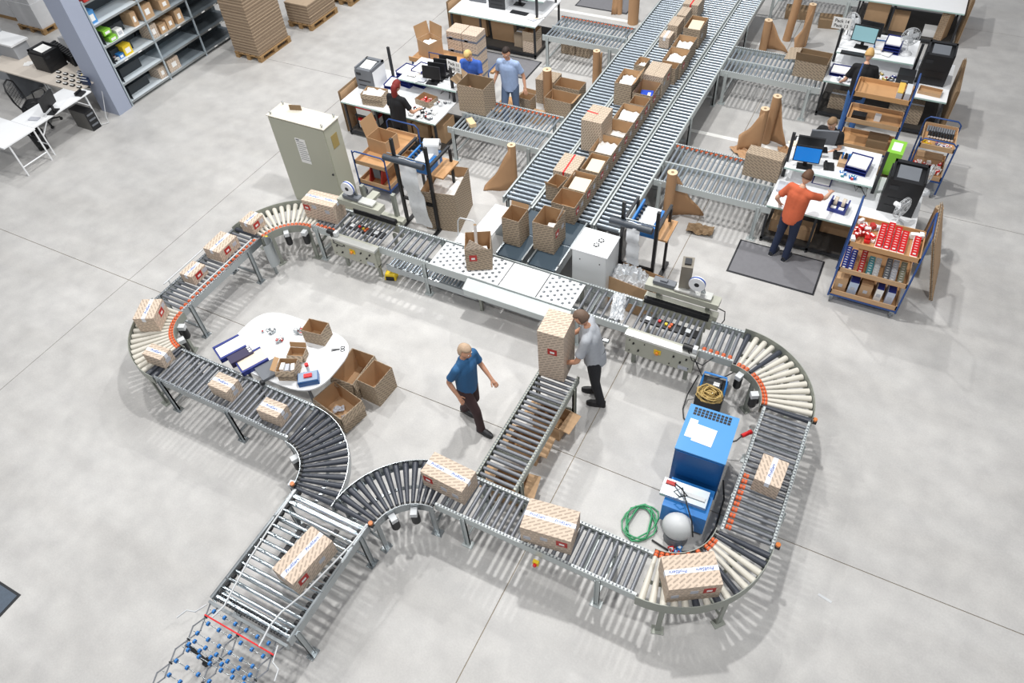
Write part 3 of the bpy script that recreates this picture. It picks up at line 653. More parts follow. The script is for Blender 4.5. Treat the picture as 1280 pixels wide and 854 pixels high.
# ================================================================= FURNITURE
def mat_on_floor(label, x0, x1, y0, y1, m=DRUBBER):
    t = thing('floor_mat', label, 'mat', ((x0 + x1) / 2, (y0 + y1) / 2, 0)); a, b = (x1 - x0) / 2, (y1 - y0) / 2
    MB().bx(-a, a, -b, b, 0, .008).build('mat_border', DARK, t); MB().bx(-a + .03, a - .03, -b + .03, b - .03, .008, .013).build('mat_surface', m, t)
mat_on_floor('grey rubber floor mat the woman in the orange shirt stands on', .81, 2.21, 4.3, 5.15)
mat_on_floor('grey rubber floor mat before the far left packing bench', -6.6, -4.95, 8.52, 9.34)
mat_on_floor('dark floor mat behind the shelf with the blue screen', .95, 1.75, 7.1, 8.55)
mat_on_floor('dark floor mat cut by the top edge near the long conveyor', -5.4, -4.0, 12.2, 13.1)
mat_on_floor('blue-grey doormat at the lower left edge of the picture', -7.0, -5.36, -6.0, -4.7, mat('blue_grey_carpet', '56616e', .9, noise=.2, scale=30))

def bench(label, x0, y0, w=2.2, d=1.45, shelf=None, posts=(), z=.78):
    t = thing('packing_bench', label, 'bench', (x0, y0, 0))
    MB().bx(0, w, 0, d, z - .03, z).build('tabletop', WHITE, t)
    MB().bx(0, w, -.004, 0, z - .03, z - .002).build('edge_band', mat('edge_band', 'a9c4bd', .4), t)
    for x in (.04, w * .36, w - .04):
        for y in (.05, d - .05): MB().bx(x - .02, x + .02, y - .02, y + .02, 0, z - .03).build('leg', DARK, t)
    MB().bx(.02, w - .02, .03, .07, .05, .10).build('foot_rail', DARK, t)
    MB().bx(.02, w - .02, d - .07, d - .03, .05, .10).build('foot_rail', DARK, t)
    MB().bx(.02, w - .02, .07, d - .07, .08, .10).build('lower_shelf', mat('dark_board', '3b3835', .8), t)
    if shelf:
        a, b, c, e, sz = shelf
        MB().bx(a, b, c, e, sz - .03, sz).build('upper_shelf', WHITE, t)
        MB().bx(a, b, c - .004, c, sz - .03, sz - .002).build('edge_band', MATS['edge_band'], t)
        for px in (a + .03, b - .03): MB().bx(px - .02, px + .02, e - .06, e - .02, z, sz - .03).build('shelf_support', DARK, t)
    for px, py, pz in posts: MB().bx(px - .025, px + .025, py - .02, py + .02, z, pz).build('post', DARK, t)
    return t
bench('packing bench of the redhead woman, covered with blue trays and monitors', -7.43, 5.18, 2.22, 1.4, (.95, 2.3, .75, 1.65, 1.08), ((2.17, .84, 1.5), (.53, 1.15, 1.46)))
bench('packing bench at the top, with a grey floor mat in front', -7.36, 9.37, 2.24, 1.4, (1.1, 2.2, .55, 1.3, 1.1), ((2.1, .4, 1.5),))
bench('packing bench of the woman in orange, with the blue screen', 1.08, 5.22, 2.2, 1.45, (.05, 1.42, .68, 1.62, 1.08), ((.05, .85, 1.62), (1.46, .95, 1.56)))
bench('packing bench of the blonde woman in black, with pale screen and fan', 1.1, 9.38, 2.2, 1.45, (.05, 1.45, .6, 1.58, 1.08), ((.03, .78, 1.45), (1.5, 1.0, 1.3)))
bench('packing bench cut off by the top right edge', 1.1, 13.1, 2.15, 1.45)

def board(label, c, w, h, rz, tilt, n=8, m=KDARK, name='cardboard_sheets', group=None):
    t = thing(name, label, 'cardboard', c, rz, group)
    for i in range(n):
        k = .96 + .04 * ((i * 37) % 5) / 4
        MB().box((0, i * .012 + .006 + sin(tilt) * h * .5, h * k / 2 * cos(tilt)), (w * k, .009, h * k), rx=-tilt).build('cardboard_sheet', m if i % 3 else KRAFT, t)
    return t
board('flat cardboard sheets leaning on the right end of the bench with the big trolley', (3.88, 5.4, 0), 1.0, 1.15, Hh, .30, 5, PRINT2)
board('flat cardboard sheets leaning on the left end of the redhead packer\'s bench', (-7.5, 5.95, 0), 1.35, .92, Hh, 0, 4)
board('flat cardboard sheets at the left end of the far bench', (-7.42, 10.1, 0), 1.3, .95, Hh, 0, 4)
board('flat cardboard sheets at the right end of the blonde woman\'s bench', (3.45, 10.1, 0), 1.3, 1.0, Hh, 0, 6)
board('flat cardboard sheets at the right end of the top right bench', (3.36, 13.9, 0), 1.3, 1.0, Hh, 0, 6)
board('stack of flattened cartons leaning under the far left bench', (-6.15, 9.75, .105), .62, .62, 0, -.10, 10, PRINT2)
board('stack of flattened cartons leaning under the left half of the far bench', (-6.95, 9.8, .105), .7, .6, 0, -.10, 8, KDARK)
board('flattened cartons leaning under the bench of the woman in orange', (2.35, 5.75, .105), .8, .6, 0, .15, 8, KDARK)
board('flattened printed cartons under the top right bench, leftmost', (1.55, 13.4, .105), .5, .6, 0, -.1, 10, PRINT2)
board('wire-bound cardboard bundle standing under the top right bench', (3.05, 13.3, .105), .3, .6, 1.2, 0, 14, PRINT2)

def monitor(label, p, rz, m=BLACK, back=False, s=1.0, group=None, tilt=.0):
    t = thing('computer_monitor', label, 'monitor', p, rz, group)
    MB().box((0, 0, .01), (.24, .16, .016)).box((0, .03, .08), (.06, .03, .14)).build('monitor_stand', BLACK, t)
    s_ = MB().box((0, 0, .26 * s), (.44 * s, .035, .29 * s), rx=-.12 - tilt).build('monitor_housing', BLACK if not back else GREY, t)
    MB().box((0, -.0175, .26 * s), (.41 * s, .004, .255 * s), rx=-.12 - tilt).build('screen', m, t)
    return t
def printer(label, p, rz, w=.42, d=.46, h=.45, front=GREY, side=WHITE, group=None, big=False):
    t = thing('printer', label, 'printer', p, rz, group)
    MB().bx(-w / 2, w / 2, -d / 2 + .02, d / 2, 0, h * .86).build('printer_body', side, t)
    f = MB().bx(-w / 2, w / 2, -d / 2, -d / 2 + .03, 0, h * .86).bx(-w / 2 + .02, w / 2, -d / 2, d / 2, h * .86, h * .93).build('front_cover', front, t)
    MB().bx(-w / 2 + .02, -w / 2 + .05, -d / 2, d / 2, h * .93, h).bx(w / 2 - .03, w / 2, -d / 2, d / 2, h * .93, h).bx(-w / 2 + .02, w / 2, d / 2 - .08, d / 2, h * .93, h).build('top_frame', front, t)
    MB().box((0, -.02, h * .955), (w * .6, d * .6, .006), rx=.12).build('paper_tray', WPAPER if not big else GREY, t)
    for k in (.2, .42): MB().bx(-w * .35, w * .35, -d / 2 - .006, -d / 2, h * k, h * k + .02).build('drawer_slot', BLACK, t)
    MB().bx(-w * .4, -w * .15, -d / 2 - .008, -d / 2, h * .68, h * .78).build('display_panel', DARK, t)
    return t
printer('grey and white laser printer on the redhead packer\'s bench', (-7.17, 5.96, .78), 0, .42, .46, .47)
printer('black office printer on the bench of the woman in orange', (2.93, 6.0, .78), 0, .52, .5, .66, BLACK, BLACK, big=True)
printer('black office printer on the blonde woman\'s bench', (2.93, 10.15, .78), 0, .5, .5, .62, BLACK, BLACK, big=True)
printer('black and white printer on the beige desk at the far left', (-14.55, 3.95, .75), Hh, .45, .5, .45, BLACK, BLACK)
printer('grey printer cut by the top edge on the far left bench', (-6.95, 10.25, .78), 0, .45, .45, .35, GREY, WHITE)
printer('second grey printer on the far left bench, nearer the keyboard', (-6.35, 10.1, .78), 0, .42, .45, .4, DARK, WHITE)
# monitors
pm = at(538, 104, 1.1)
for i, lb in enumerate(('front monitor of the row of four on the redhead packer\'s bench', 'second monitor of the row of four on the left packing bench', 'third monitor of the row of four on the left packing bench', 'rearmost monitor of the row of four on the left packing bench')):
    monitor(lb, (pm.x + .02 + i * .035, pm.y + .05 + i * .16, 1.08), .12, BLACK, s=.85)
monitor('monitor with a bright blue screen facing the woman in orange', (1.42, 6.02, 1.08), .12, SCREENB, s=.95)
monitor('monitor seen from behind in front of the boy in black', (1.40, 6.32, 1.08), pi + .1, BLACK, s=.95)
monitor('grey monitor behind the blue one, facing the boy in black', (1.55, 6.58, 1.08), pi + .25, GREY, back=True, s=.95)
monitor('monitor with a pale screen on the blonde woman\'s bench', (1.55, 10.3, 1.08), -.08, SCREENG, s=1.05)
monitor('monitor seen from behind above the pale screen', (1.62, 10.62, 1.08), pi - .1, BLACK, s=.95)
monitor('dark monitor cut by the top edge on the far left bench', (-5.95, 10.25, .78), 0, BLACK)
pd = at(67, 140, .75)
monitor('black monitor seen from behind on the white folding desk at the far left', (pd.x, pd.y, .745), Hh + pi + .35, BLACK, s=1.0)
def fan(label, p, rz, tilt=0, s=1.0):
    t = thing('desk_fan', label, 'fan', p, rz)
    MB().lathe([(.0, 0), (.12, 0), (.12, .015), (.03, .04), (.0, .04)], n=16).build('fan_base', WHITE, t); MB().cyl((0, 0, .03), (0, 0, .26), .014).build('fan_stem', WHITE, t)
    MB().cyl((0, .02, .33), (0, .15, .33), .045, .035, n=12).build('fan_motor', WHITE, t)
    b = MB(); n = 24
    for r, y in ((.17, 0), (.17, .02), (.12, -.03), (.07, -.045), (.12, .045)): b.tube([(r * cos(2 * pi * i / n), y, .33 + r * sin(2 * pi * i / n)) for i in range(n + 1)], .004, n=4)
    for i in range(20):
        a = 2 * pi * i / 20; b.tube([(.03 * cos(a), -.05, .33 + .03 * sin(a)), (.12 * cos(a), -.035, .33 + .12 * sin(a)), (.17 * cos(a), 0, .33 + .17 * sin(a)), (.12 * cos(a), .045, .33 + .12 * sin(a))], .0025, n=4)
    b.build('fan_cage', LGREY, t)
    for i in range(4):
        a = i * Hh + .3; MB().box((cos(a) * .08, .01, .33 + sin(a) * .08), (.13, .008, .08), ry=-a, rx=0).build('fan_blade', mat('fan_blade', 'dfe3e6', .3), t)
    return t
fan('white desk fan on the corner of the bench above the big red trolley', (3.0, 5.5, .78), 1.0)
fan('white desk fan at the right end of the blonde woman\'s shelf', (2.35, 10.35, 1.08), .35)
fan('white desk fan beside the pack sign on the blonde woman\'s shelf', (1.25, 10.6, 1.08), -.6)
fan('white fan leaning behind the black printer of the woman in orange', (3.25, 6.5, .78), 1.4)

def sign(label, p, rz, lines, w=.34, h=.22, tilt=0):
    t = thing('pack_sign', label, 'sign', p, rz)
    MB().box((0, 0, h / 2), (w, .006, h)).build('sign_plate', WPAPER, t)
    for i, s_ in enumerate(lines): put(text_mesh(s_, .085, BLACK), 'lettering', t, (0, -.0045, h * (.70 - .42 * i)), rot=(Hh, 0, 0))
    MB().cyl((w / 2 - .02, .015, -.1), (w / 2 - .02, .015, h * .6), .008).build('sign_clip', DARK, t)
sign('white sign reading Pack 14 and Pack 13 above the blonde woman\'s bench', (1.08, 10.28, 1.38), .0, ('Pack 14', 'Pack 13'))
sign('white sign with two lines beside the four monitors', (-5.22, 6.1, 1.38), -.15, ('Pack 11', 'Pack 12'))

# trays, papers and small goods on the benches
def letter_tray(label, p, rz, n=3, w=.26, d=.36, m=NAVY, group=None):
    t = thing('letter_tray', label, 'tray', p, rz, group)
    for i in range(n):
        z = i * .055
        MB().bx(-w / 2, w / 2, -d / 2, d / 2, z, z + .006).bx(-w / 2, -w / 2 + .008, -d / 2, d / 2, z, z + .045).bx(w / 2 - .008, w / 2, -d / 2, d / 2, z, z + .045).bx(-w / 2, w / 2, d / 2 - .008, d / 2, z, z + .045).build('tray_shelf', m, t)
    MB().bx(-w / 2 + .02, w / 2 - .02, -d / 2 + .01, d / 2 - .02, (n - 1) * .055 + .006, (n - 1) * .055 + .03).build('paper_stack', WPAPER, t)
    return t
q = at(490, 92, 1.1); letter_tray('blue letter trays on the redhead packer\'s bench, front stack', (-6.5, 6.3, .78), -.1, 6, .30, .36)
letter_tray('blue letter trays on the redhead packer\'s bench, rear stack', (-6.20, 6.38, .78), -.1, 7, .26, .34)
letter_tray('low blue letter tray beside the grey laser printer', (-6.75, 6.1, .78), .1, 2, .26, .34)
letter_tray('blue letter tray with white paper right of the blue screen', (2.2, 6.3, 1.08), -.1, 3, .34, .36)
letter_tray('blue letter trays behind the blonde woman, by the fan', (2.1, 10.4, 1.08), -.05, 4, .3, .36)
letter_tray('flat blue tray with envelopes left of the blonde woman', (1.36, 9.75, .78), .0, 2, .4, .3)
letter_tray('flat blue tray beside the pale screen', (1.9, 10.5, 1.08), .1, 1, .28, .3, BLUE)
letter_tray('blue letter tray below the shelf, left of the woman in orange', (1.75, 6.2, .78), .0, 1, .3, .28)
def paper_pile(label, p, n, spread, seed, group=None):
    R_ = random.Random(seed); t = thing('paper_pile', label, 'paper', p)
    for i in range(n): MB().box(((R_.random() - .5) * spread, (R_.random() - .5) * spread * .7, .003 + i * .004), (.21, .15, .003), rz=R_.random() * 2).build('paper_sheet', [WPAPER, WPAPER, GREYLAB, mat('cream_paper', 'eadbc4', .7)][i % 4], t)
paper_pile('loose papers on the redhead packer\'s shelf', (-6.15, 6.15, 1.08), 9, .4, 1)
paper_pile('papers on the front of the far left bench beside the tape dispenser', (-5.35, 9.75, .78), 6, .3, 2)
paper_pile('papers beside the pale screen on the blonde woman\'s shelf', (1.95, 10.2, 1.08), 6, .3, 3)
paper_pile('papers on the shelf left of the blue screen', (1.2, 6.6, 1.08), 4, .2, 4)
paper_pile('papers behind the four monitors', (-5.6, 6.95 - .4, 1.08), 5, .3, 5)
def packets(label, cx, cy, z, n, wx, wy, cols, seed, sz=(.07, .05, .03), group=None, name='product_packet', cat='packet', stack=.03):
    R_ = random.Random(seed)
    for i in range(n):
        s_ = [q_ * (.7 + .6 * R_.random()) for q_ in sz]; px, py = cx + (R_.random() - .5) * wx, cy + (R_.random() - .5) * wy
        o = thing(name, label, cat, (px, py, z + R_.random() * stack), R_.random() * 3, group or label)
        MB().box((0, 0, s_[2] / 2), s_).build('packet_wall', cols[R_.randrange(len(cols))], o)
        MB().box((0, 0, s_[2] + .001), (s_[0] * .6, s_[1] * .5, .002)).build('packet_label', WPAPER if R_.random() > .3 else RED, o)
packets('small grey and white packet in the pile before the redhead packer', -5.62, 5.42, .78, 34, .5, .32, [LGREY, WPAPER, GREY, LGREY, BLACK], 11)
packets('small packet beside the carton with red goods on the redhead packer\'s bench', -5.45, 5.85, .78, 8, .3, .15, [BLACK, LGREY, GREY], 12)
packets('small coloured item on the shelf before the woman in orange', 2.1, 6.02, 1.08, 9, .3, .12, [REDP, BLUE, WPAPER, mat('teal_plastic', '2f8f9d', .4)], 13, (.05, .04, .03))
packets('small white packet left of the blonde woman', 1.45, 9.5, .78, 6, .22, .1, [WPAPER, GREYLAB], 14)
packets('small dark item on the blonde woman\'s bench', 2.2, 9.85, .78, 12, .4, .25, [DARK, GREY, mat('ochre_print', 'b09a4a', .5), NAVY], 15)
packets('small item beside the shelf post on the left packing bench', -5.3, 6.3, 1.08, 5, .12, .3, [YEL, BLUE, LGREY], 16, (.06, .05, .04))
open_carton('open carton full of white wrap on the redhead packer\'s bench', -6.72, 5.42, .78, .46, .30, .24, 8, fill=('paper', .9, 'white wrap in the carton beside the redhead packer'), flaps=(('-y', 168),), fd=.09)
open_carton('flat brown carton with red goods on the redhead packer\'s bench', -5.75, 5.78, .78, .36, .28, .12, -8)
packets('small red packet in the flat brown carton', -5.75, 5.78, .79, 9, .2, .14, [REDP, RED, mat('pink_print', 'c98a80', .5)], 17, (.06, .05, .04), stack=.05)
open_carton('small brown box of goods on the blonde woman\'s bench', 1.95, 9.72, .78, .22, .16, .08, 0)
open_carton('flat cardboard tray on the corner of the blonde woman\'s bench', 2.98, 9.62, .78, .40, .22, .06, -5, m=KRAFT)
t = thing('tape_station', 'dark blue holder with two tape rolls on the bench of the woman in orange', 'tape holder', (2.12, 5.55, .78), -.1)
MB().bx(-.14, .14, -.12, .12, 0, .06).bx(-.14, -.12, -.12, .12, .06, .14).bx(.12, .14, -.12, .12, .06, .14).build('holder_base', NAVY, t)
for x in (-.06, .06): MB().cyl((x - .025, .03, .12), (x + .025, .03, .12), .07, n=16).build('tape_roll', mat('beige_tape', 'cbbfae', .5), t)
for x in (-.06, .06): MB().bx(x - .04, x + .04, -.1, -.04, .06, .075).build('white_card', WPAPER, t)
t = thing('keyboard', 'black keyboard on the front of the far left bench', 'keyboard', (-5.75, 9.85, .78), -.05); MB().bx(-.22, .22, -.07, .07, 0, .02).build('key_base', BLACK, t)
b = MB()
for i in range(14):
    for j in range(4): b.bx(-.21 + i * .03, -.187 + i * .03, -.06 + j * .03, -.037 + j * .03, .02, .026)
b.build('key_block', DARK, t)['kind'] = 'stuff'
t = thing('keyboard', 'black keyboard under the shelf of the blonde woman\'s bench', 'keyboard', (1.45, 9.98, 1.08), 0); MB().bx(-.22, .22, -.07, .07, 0, .02).build('key_base', BLACK, t); MB().bx(-.2, .2, -.055, .055, .02, .026).build('key_block', DARK, t)
for lb, p in (('black telephone right of the blue screen', (1.78, 6.15, 1.08)), ('black telephone behind the other one, nearer the boy in black', (1.86, 6.5, 1.08)), ('black card reader on the white folding desk', tuple(at(101, 118, .745)))):
    t = thing('desk_phone', lb, 'phone', p, .2); MB().box((0, 0, .02), (.16, .18, .03), rx=.1).build('phone_base', BLACK, t); MB().box((-.05, 0, .055), (.04, .19, .03)).build('handset', BLACK, t)
tag(MB().bx(-.16, .16, -.13, .13, 0, .04).bx(-.12, .12, -.13, -.125, .04, .05).build('scale', GREYLAB, None, (1.28, 5.75, .78), 0), 'dark weighing plate left of the woman in orange', 'scale')
t = thing('goods_box', 'bright lime green box behind the black post by the boy in black', 'box', (2.68, 6.95, .78), -.05)
MB().bx(-.12, .12, -.2, .2, 0, .42).build('box_wall', LIME, t); MB().bx(-.07, .07, -.12, .12, .42, .424).build('top_label', WPAPER, t)
tag(MB().bx(-.15, .15, -.13, .13, 0, .7).build('support_box', KDARK, None, (2.68, 6.95, .0)), 'brown carton standing under the lime green box', 'box')
t = thing('label_printer', 'black label printer beside the big black one on the blonde woman\'s bench', 'printer', (2.5, 9.85, .78), 0); MB().bx(-.15, .15, -.14, .14, 0, .2).build('printer_body', BLACK, t); MB().bx(-.06, .06, -.145, -.14, .08, .11).build('label_slot', GREY, t)
t = thing('storage_box', 'brown box with blue tools on the shelf of the woman in orange', 'box', (1.98, 6.35, 1.08), 0); MB().bx(-.09, .09, -.12, .12, 0, .08).build('box_wall', KRAFT, t)
for i in range(3): MB().box((-.05 + i * .05, .02, .12), (.025, .04, .12), rz=i).build('tool', BLUE if i % 2 == 0 else BLACK, t)
# cables under the shelf
for lb, p in (('tangled black cables under the shelf of the woman in orange', (2.35, 6.15, .79)), ('black cables beside the four monitors', (-5.5, 6.2, .79))):
    R_ = random.Random(3); tag(MB().tube([(p[0] + R_.uniform(-.15, .15), p[1] + R_.uniform(-.2, .2), p[2] + R_.uniform(.005, .12)) for i in range(14)], .006, n=4).build('cable', BLACK), lb, 'cable')
# under the benches
for lb, x, y, w_, d_, h_, mm in (('white box with a red lid under the left packing bench, upper one', -7.08, 5.55, .36, .34, .17, WPAPER), ('white box with a red lid under the left packing bench, lower one', -7.08, 5.55, .36, .34, .20, WPAPER)):
    z = .42 if 'upper' in lb else .105
    t = thing('lidded_box', lb, 'box', (x, y, z)); MB().bx(-w_ / 2, w_ / 2, -d_ / 2, d_ / 2, 0, h_).build('box_wall', mm, t); MB().bx(-w_ / 2 - .005, w_ / 2 + .005, -d_ / 2 - .005, d_ / 2 + .005, h_ - .03, h_ + .01).build('lid', REDP, t)
t = thing('rack_shelf', 'small dark shelf between the two red-lidded boxes', 'shelf', (-7.08, 5.55, .34)); MB().bx(-.22, .22, -.2, .2, .05, .075).build('shelf_board', DARK, t)
for i in (-.21, .19):
    for j in (-.19, .17): MB().bx(i, i + .02, j, j + .02, -.235, .05).build('leg', DARK, t)
UC = [('brown carton deep under the redhead packer\'s bench, left', -6.3, 5.75, .38, .3, .28), ('brown carton under the redhead packer\'s bench, middle', -5.85, 5.7, .36, .3, .3), ('brown carton under the right end of the redhead packer\'s bench', -5.42, 5.75, .3, .4, .42),
      ('small printed carton under the far left bench', -5.68, 9.75, .22, .3, .3), ('brown carton under the bench behind the woman in orange', 1.75, 5.55, .3, .26, .2), ('carton with a white label left under the bench of the woman in orange', 1.35, 5.6, .34, .3, .25),
      ('printed carton under the blonde woman\'s bench', 1.5, 9.75, .4, .3, .25), ('printed carton under the right part of the blonde woman\'s bench', 2.7, 9.8, .6, .4, .3), ('plain brown carton under the top right bench', 2.05, 13.45, .35, .3, .35), ('white box under the top right bench', 2.72, 13.4, .26, .25, .16)]
for lb, x, y, w_, d_, h_ in UC: carton(lb, x, y, .105, w_, d_, h_, 0, 'x' if 'printed' in lb else None, None, [('-y', 0, .5)] if 'label' in lb else None, m=PRINT2 if 'printed' in lb else (WPAPER if lb.startswith('white') else KRAFT), word=None)
carton('printed carton with tape under the right end of the far left bench', -5.33, 9.62, .105, .32, .34, .26, 0, None, None, None, m=PRINT)
open_carton('open carton stacked on another under the far left bench', -5.33, 9.62, .37, .32, .34, .22, 0)
for i, (x, lb) in enumerate(((-4.55, 'printed carton under the far branch, left'), (-4.18, 'printed carton under the far branch, right'))): carton(lb, x, 10.05, 0, .34, .34, .28, 0, 'x', m=PRINT2, word=None)
for x, y, lb in ((-.2, 13.5, 'dark flat carton under the top edge branch, left'), (.62, 13.3, 'dark flat carton under the top edge branch, right')): carton(lb, x, y, 0, .5, .35, .2, 10, None, m=KDARK)

# cartons on branches and floor
open_carton('big open printed carton on the branch next to the man in light blue', -4.79, 6.12, ZR, .58, .44, .56, 0, m=PRINT2, inner=KDARK, flaps=(('-x', 60),), fd=.15)
tag(MB().box((0, 0, .04), (.24, .12, .075)).box((0, -.061, .04), (.1, .002, .04), m=1).build('small_carton', [mat('pale_board', 'd9bd93', .7), WPAPER], None, (-4.62, 5.55, ZR), -.7), 'small pale carton alone on the branch before the redhead packer', 'box')
carton('tall printed carton at the end of the branch left of the woman in orange', .78, 6.08, ZR, .60, .26, .44, -3, None, m=PRINT2)
t = open_carton('wide open carton with a raised front flap on the branch near the fan', .80, 9.72, ZR, .60, .50, .34, -2, m=PRINT2, inner=KDARK, flaps=(('-y', 25), ('-x', 100)), fd=.22)
open_carton('open printed carton on the floor behind the roll, rear right', -3.62, 7.92, 0, .58, .36, .5, 0, m=PRINT2)
open_carton('open printed carton on the floor behind the roll, front right', -3.58, 7.42, 0, .60, .38, .5, -2, m=PRINT2, flaps=(('+x', 60),), fd=.06)
carton('closed printed carton standing behind the paper roll', -4.12, 7.95, 0, .42, .4, .55, 0, None, m=PRINT2)
open_carton('small printed carton on the floor by the man in light blue', -4.28, 7.22, 0, .30, .24, .46, -4, m=PRINT2, flaps=(('-x', 120), ('+y', 10)), fd=.09)
tag(MB().bx(-.13, .13, -.12, .12, 0, .2).build('small_crate', KRAFT, None, (-3.98, 7.12, 0)), 'plain low brown carton between the small and the front carton', 'box')
# stack of sealed cartons behind the blonde person in blue
for i in range(2):
    for k in range(4):
        carton(('left' if i == 0 else 'right') + ' column of the carton stack behind the person in blue, ' + ('lowest', 'second', 'third', 'topmost')[k] + ' carton', -6.38 + i * .38, 8.17, k * .275, .36, .40, .27, 0, None, None, [('-y', -.08, .5)], group='sealed cartons in the stack')
        if True:
            o = [c for c in bpy.data.objects if c.get('label', '').startswith(('left' if i == 0 else 'right') + ' column of the carton stack behind the person in blue, ' + ('lowest', 'second', 'third', 'topmost')[k])][0]
            MB().bx(-.182, .182, -.202, .202, .10, .145).build('printed_band', mat('band_print', '6e7686', .6, noise=.25, scale=60), o)

# ------------------------------------------------ kraft paper rolls
def roll(label, u, v, ztop, r=.075, lean=(0, 0), sheet_dir=None, slen=.5, zt_end=.1, curl=.0, p=None):
    g = Vector(p) if p else at(u, v, 0); t = thing('paper_roll', label, 'paper roll', (g.x, g.y, 0))
    top = (lean[0], lean[1], ztop)
    b = MB().cyl((0, 0, 0), top, r, n=20, m=0, cm=1); b.build('roll_body', [PAPER, mat('roll_end', 'd8bf9f', .7)], t)
    MB().cyl((top[0], top[1], top[2] - .01), (top[0], top[1], top[2] + .004), .026, n=12).build('roll_core', KDARK, t)
    if sheet_dir is not None:
        a = radians(sheet_dir); d = Vector((cos(a), sin(a), 0)); nn = Vector((-d.y, d.x, 0)); n = 10; vs = []
        for i in range(n + 1):
            s_ = i / n; off = nn * (r + curl * sin(s_ * 2.6)) + d * (slen * s_)
            zt = (ztop - .02) * (1 - s_) ** 1.15 + zt_end * s_ + .03 * sin(s_ * 9); zb = .004 + .01 * abs(sin(s_ * 7))
            for j in range(5):
                f = j / 4; z = zb + (max(zt, zb + .01) - zb) * f; L_ = Vector((lean[0], lean[1], 0)) * (z / ztop) * (1 - s_)
                w = .02 * sin(f * 3.1 + i * .6) * s_ + (1 - f) * (.12 * s_)
                vs.append(off + nn * w + L_ + Vector((0, 0, z)))
        k = len(vs); vs += [v_ + nn * .003 for v_ in vs]; fs = []
        for i in range(n):
            for j in range(4):
                q0 = i * 5 + j; fs += [(q0, q0 + 5, q0 + 6, q0 + 1), (k + q0, k + q0 + 1, k + q0 + 6, k + q0 + 5)]
            fs += [(i * 5, k + i * 5, k + i * 5 + 5, i * 5 + 5), (i * 5 + 4, i * 5 + 9, k + i * 5 + 9, k + i * 5 + 4)]
        fs += [(n * 5 + j, k + n * 5 + j, k + n * 5 + j + 1, n * 5 + j + 1) for j in range(4)]
        b = MB().add(vs, fs, 0, True); b.build('loose_sheet', PAPER, t)
    return t
roll('kraft paper roll with a skirt of loose paper left of the triple conveyor', 0, 0, .95, .075, (0, 0), 192, .55, .04, .02, p=(-3.42, 4.92, 0))
roll('kraft paper roll among the open floor cartons', 0, 0, .86, .09, p=(-4.02, 7.68, 0), sheet_dir=-80, slen=.3, zt_end=.25, curl=.05)
roll('kraft paper roll standing close to the left lane of the triple conveyor', 0, 0, .80, .075, p=(-3.42, 8.85, 0), sheet_dir=20, slen=.12, zt_end=.7, curl=.02)
roll('thick kraft paper roll at the top edge left of the triple conveyor', 791, 29, .88, .13)
roll('thin kraft paper roll beside the thick one at the top edge', 774, 17, .8, .07, sheet_dir=160, slen=.1, zt_end=.7)
roll('kraft paper roll with a wide flap, nearest the right lane of the triple conveyor', 953, 63, .70, .085, sheet_dir=-18, slen=.55, zt_end=.05, curl=.06)
roll('tall kraft paper roll at the top edge, left of a pair', 983, 50, .98, .09, (.05, .05))
roll('kraft paper roll with a curled sheet, right of the pair at the top', 1003, 57, .92, .08, (0, .05), 215, .30, .25, .05)
roll('front kraft paper roll with crumpled paper, right of the triple conveyor', 0, 0, .86, .08, p=(.36, 7.86, 0), sheet_dir=195, slen=.38, zt_end=.30, curl=-.02)
roll('rear kraft paper roll leaning with its sheet, right of the triple conveyor', 0, 0, 1.0, .08, (.02, -.0), p=(.47, 8.12, 0), sheet_dir=-35, slen=.42, zt_end=.05, curl=.03)
tag(sheet(.62, .30, .03, random.Random(9), 8, .03).build('crumpled_paper', PAPER, None, (.22, 7.55, .02), -.7), 'crumpled kraft paper lying before the front roll', 'paper')
tag(sheet(.34, .25, .03, random.Random(10), 7, .03).build('crumpled_paper', PAPER, None, (.92, 7.95, .02), .3), 'small torn kraft paper right of the rear roll', 'paper')
roll('kraft paper roll beside the film stand, its sheet spreading to the right', 833, 275, 1.02, .085, sheet_dir=12, slen=.62, zt_end=.12, curl=.05)
tag(sheet(.45, .25, .04, random.Random(12), 9, .05).build('crumpled_paper', KDARK, None, (.12, 5.08, .03), .1), 'dark crumpled end of kraft paper before the branch', 'paper')
roll('thin kraft paper roll standing behind the big trolley of red goods', 1152, 300, .95, .06, p=(3.52, 5.95, 0))

# ------------------------------------------------ electrical cabinets
t = thing('electrical_cabinet', 'tall grey-green electrical cabinet with a paper on its door', 'cabinet', (-6.51, 3.2, 0))
MB().bx(-.60, .60, -.2, .2, 0, 1.8).build('cabinet_body', CABG, t); MB().bx(-.59, .59, -.215, -.2, .08, 1.78).build('door', CABG, t)
MB().bx(-.62, .62, -.22, .22, 1.8, 1.815).build('roof_plate', mat('dusty_roof', 'cfcabd', .8, noise=.15, scale=18), t)
for x in (-.55, .55):
    for y in (-.17, .17): MB().cyl((x, y, 1.815), (x, y, 1.84), .012).tube([(x + .02 * cos(a * pi / 4), y, 1.855 + .02 * sin(a * pi / 4)) for a in range(9)], .006, n=5).build('lifting_eye', STEEL, t)
p_ = MB().box((0, -.218, 1.24), (.22, .004, .5), ry=.0).build('notice_sheet', WPAPER, t)
b = MB()
for i in range(9): b.bx(-.09, .07 + .02 * (i % 3), -.2215, -.220, 1.42 - i * .045, 1.43 - i * .045)
b.bx(-.09, -.02, -.2215, -.22, 1.45, 1.475); b.build('printed_lines', GREY, p_)['kind'] = 'stuff'
MB().bx(.60, .606, -.08, .08, 1.35, 1.6).build('side_plate', mat('brown_tape_patch', 'a28f58', .5), t)
MB().cyl((.55, -.22, .9), (.55, -.235, .9), .02).build('lock', DARK, t)
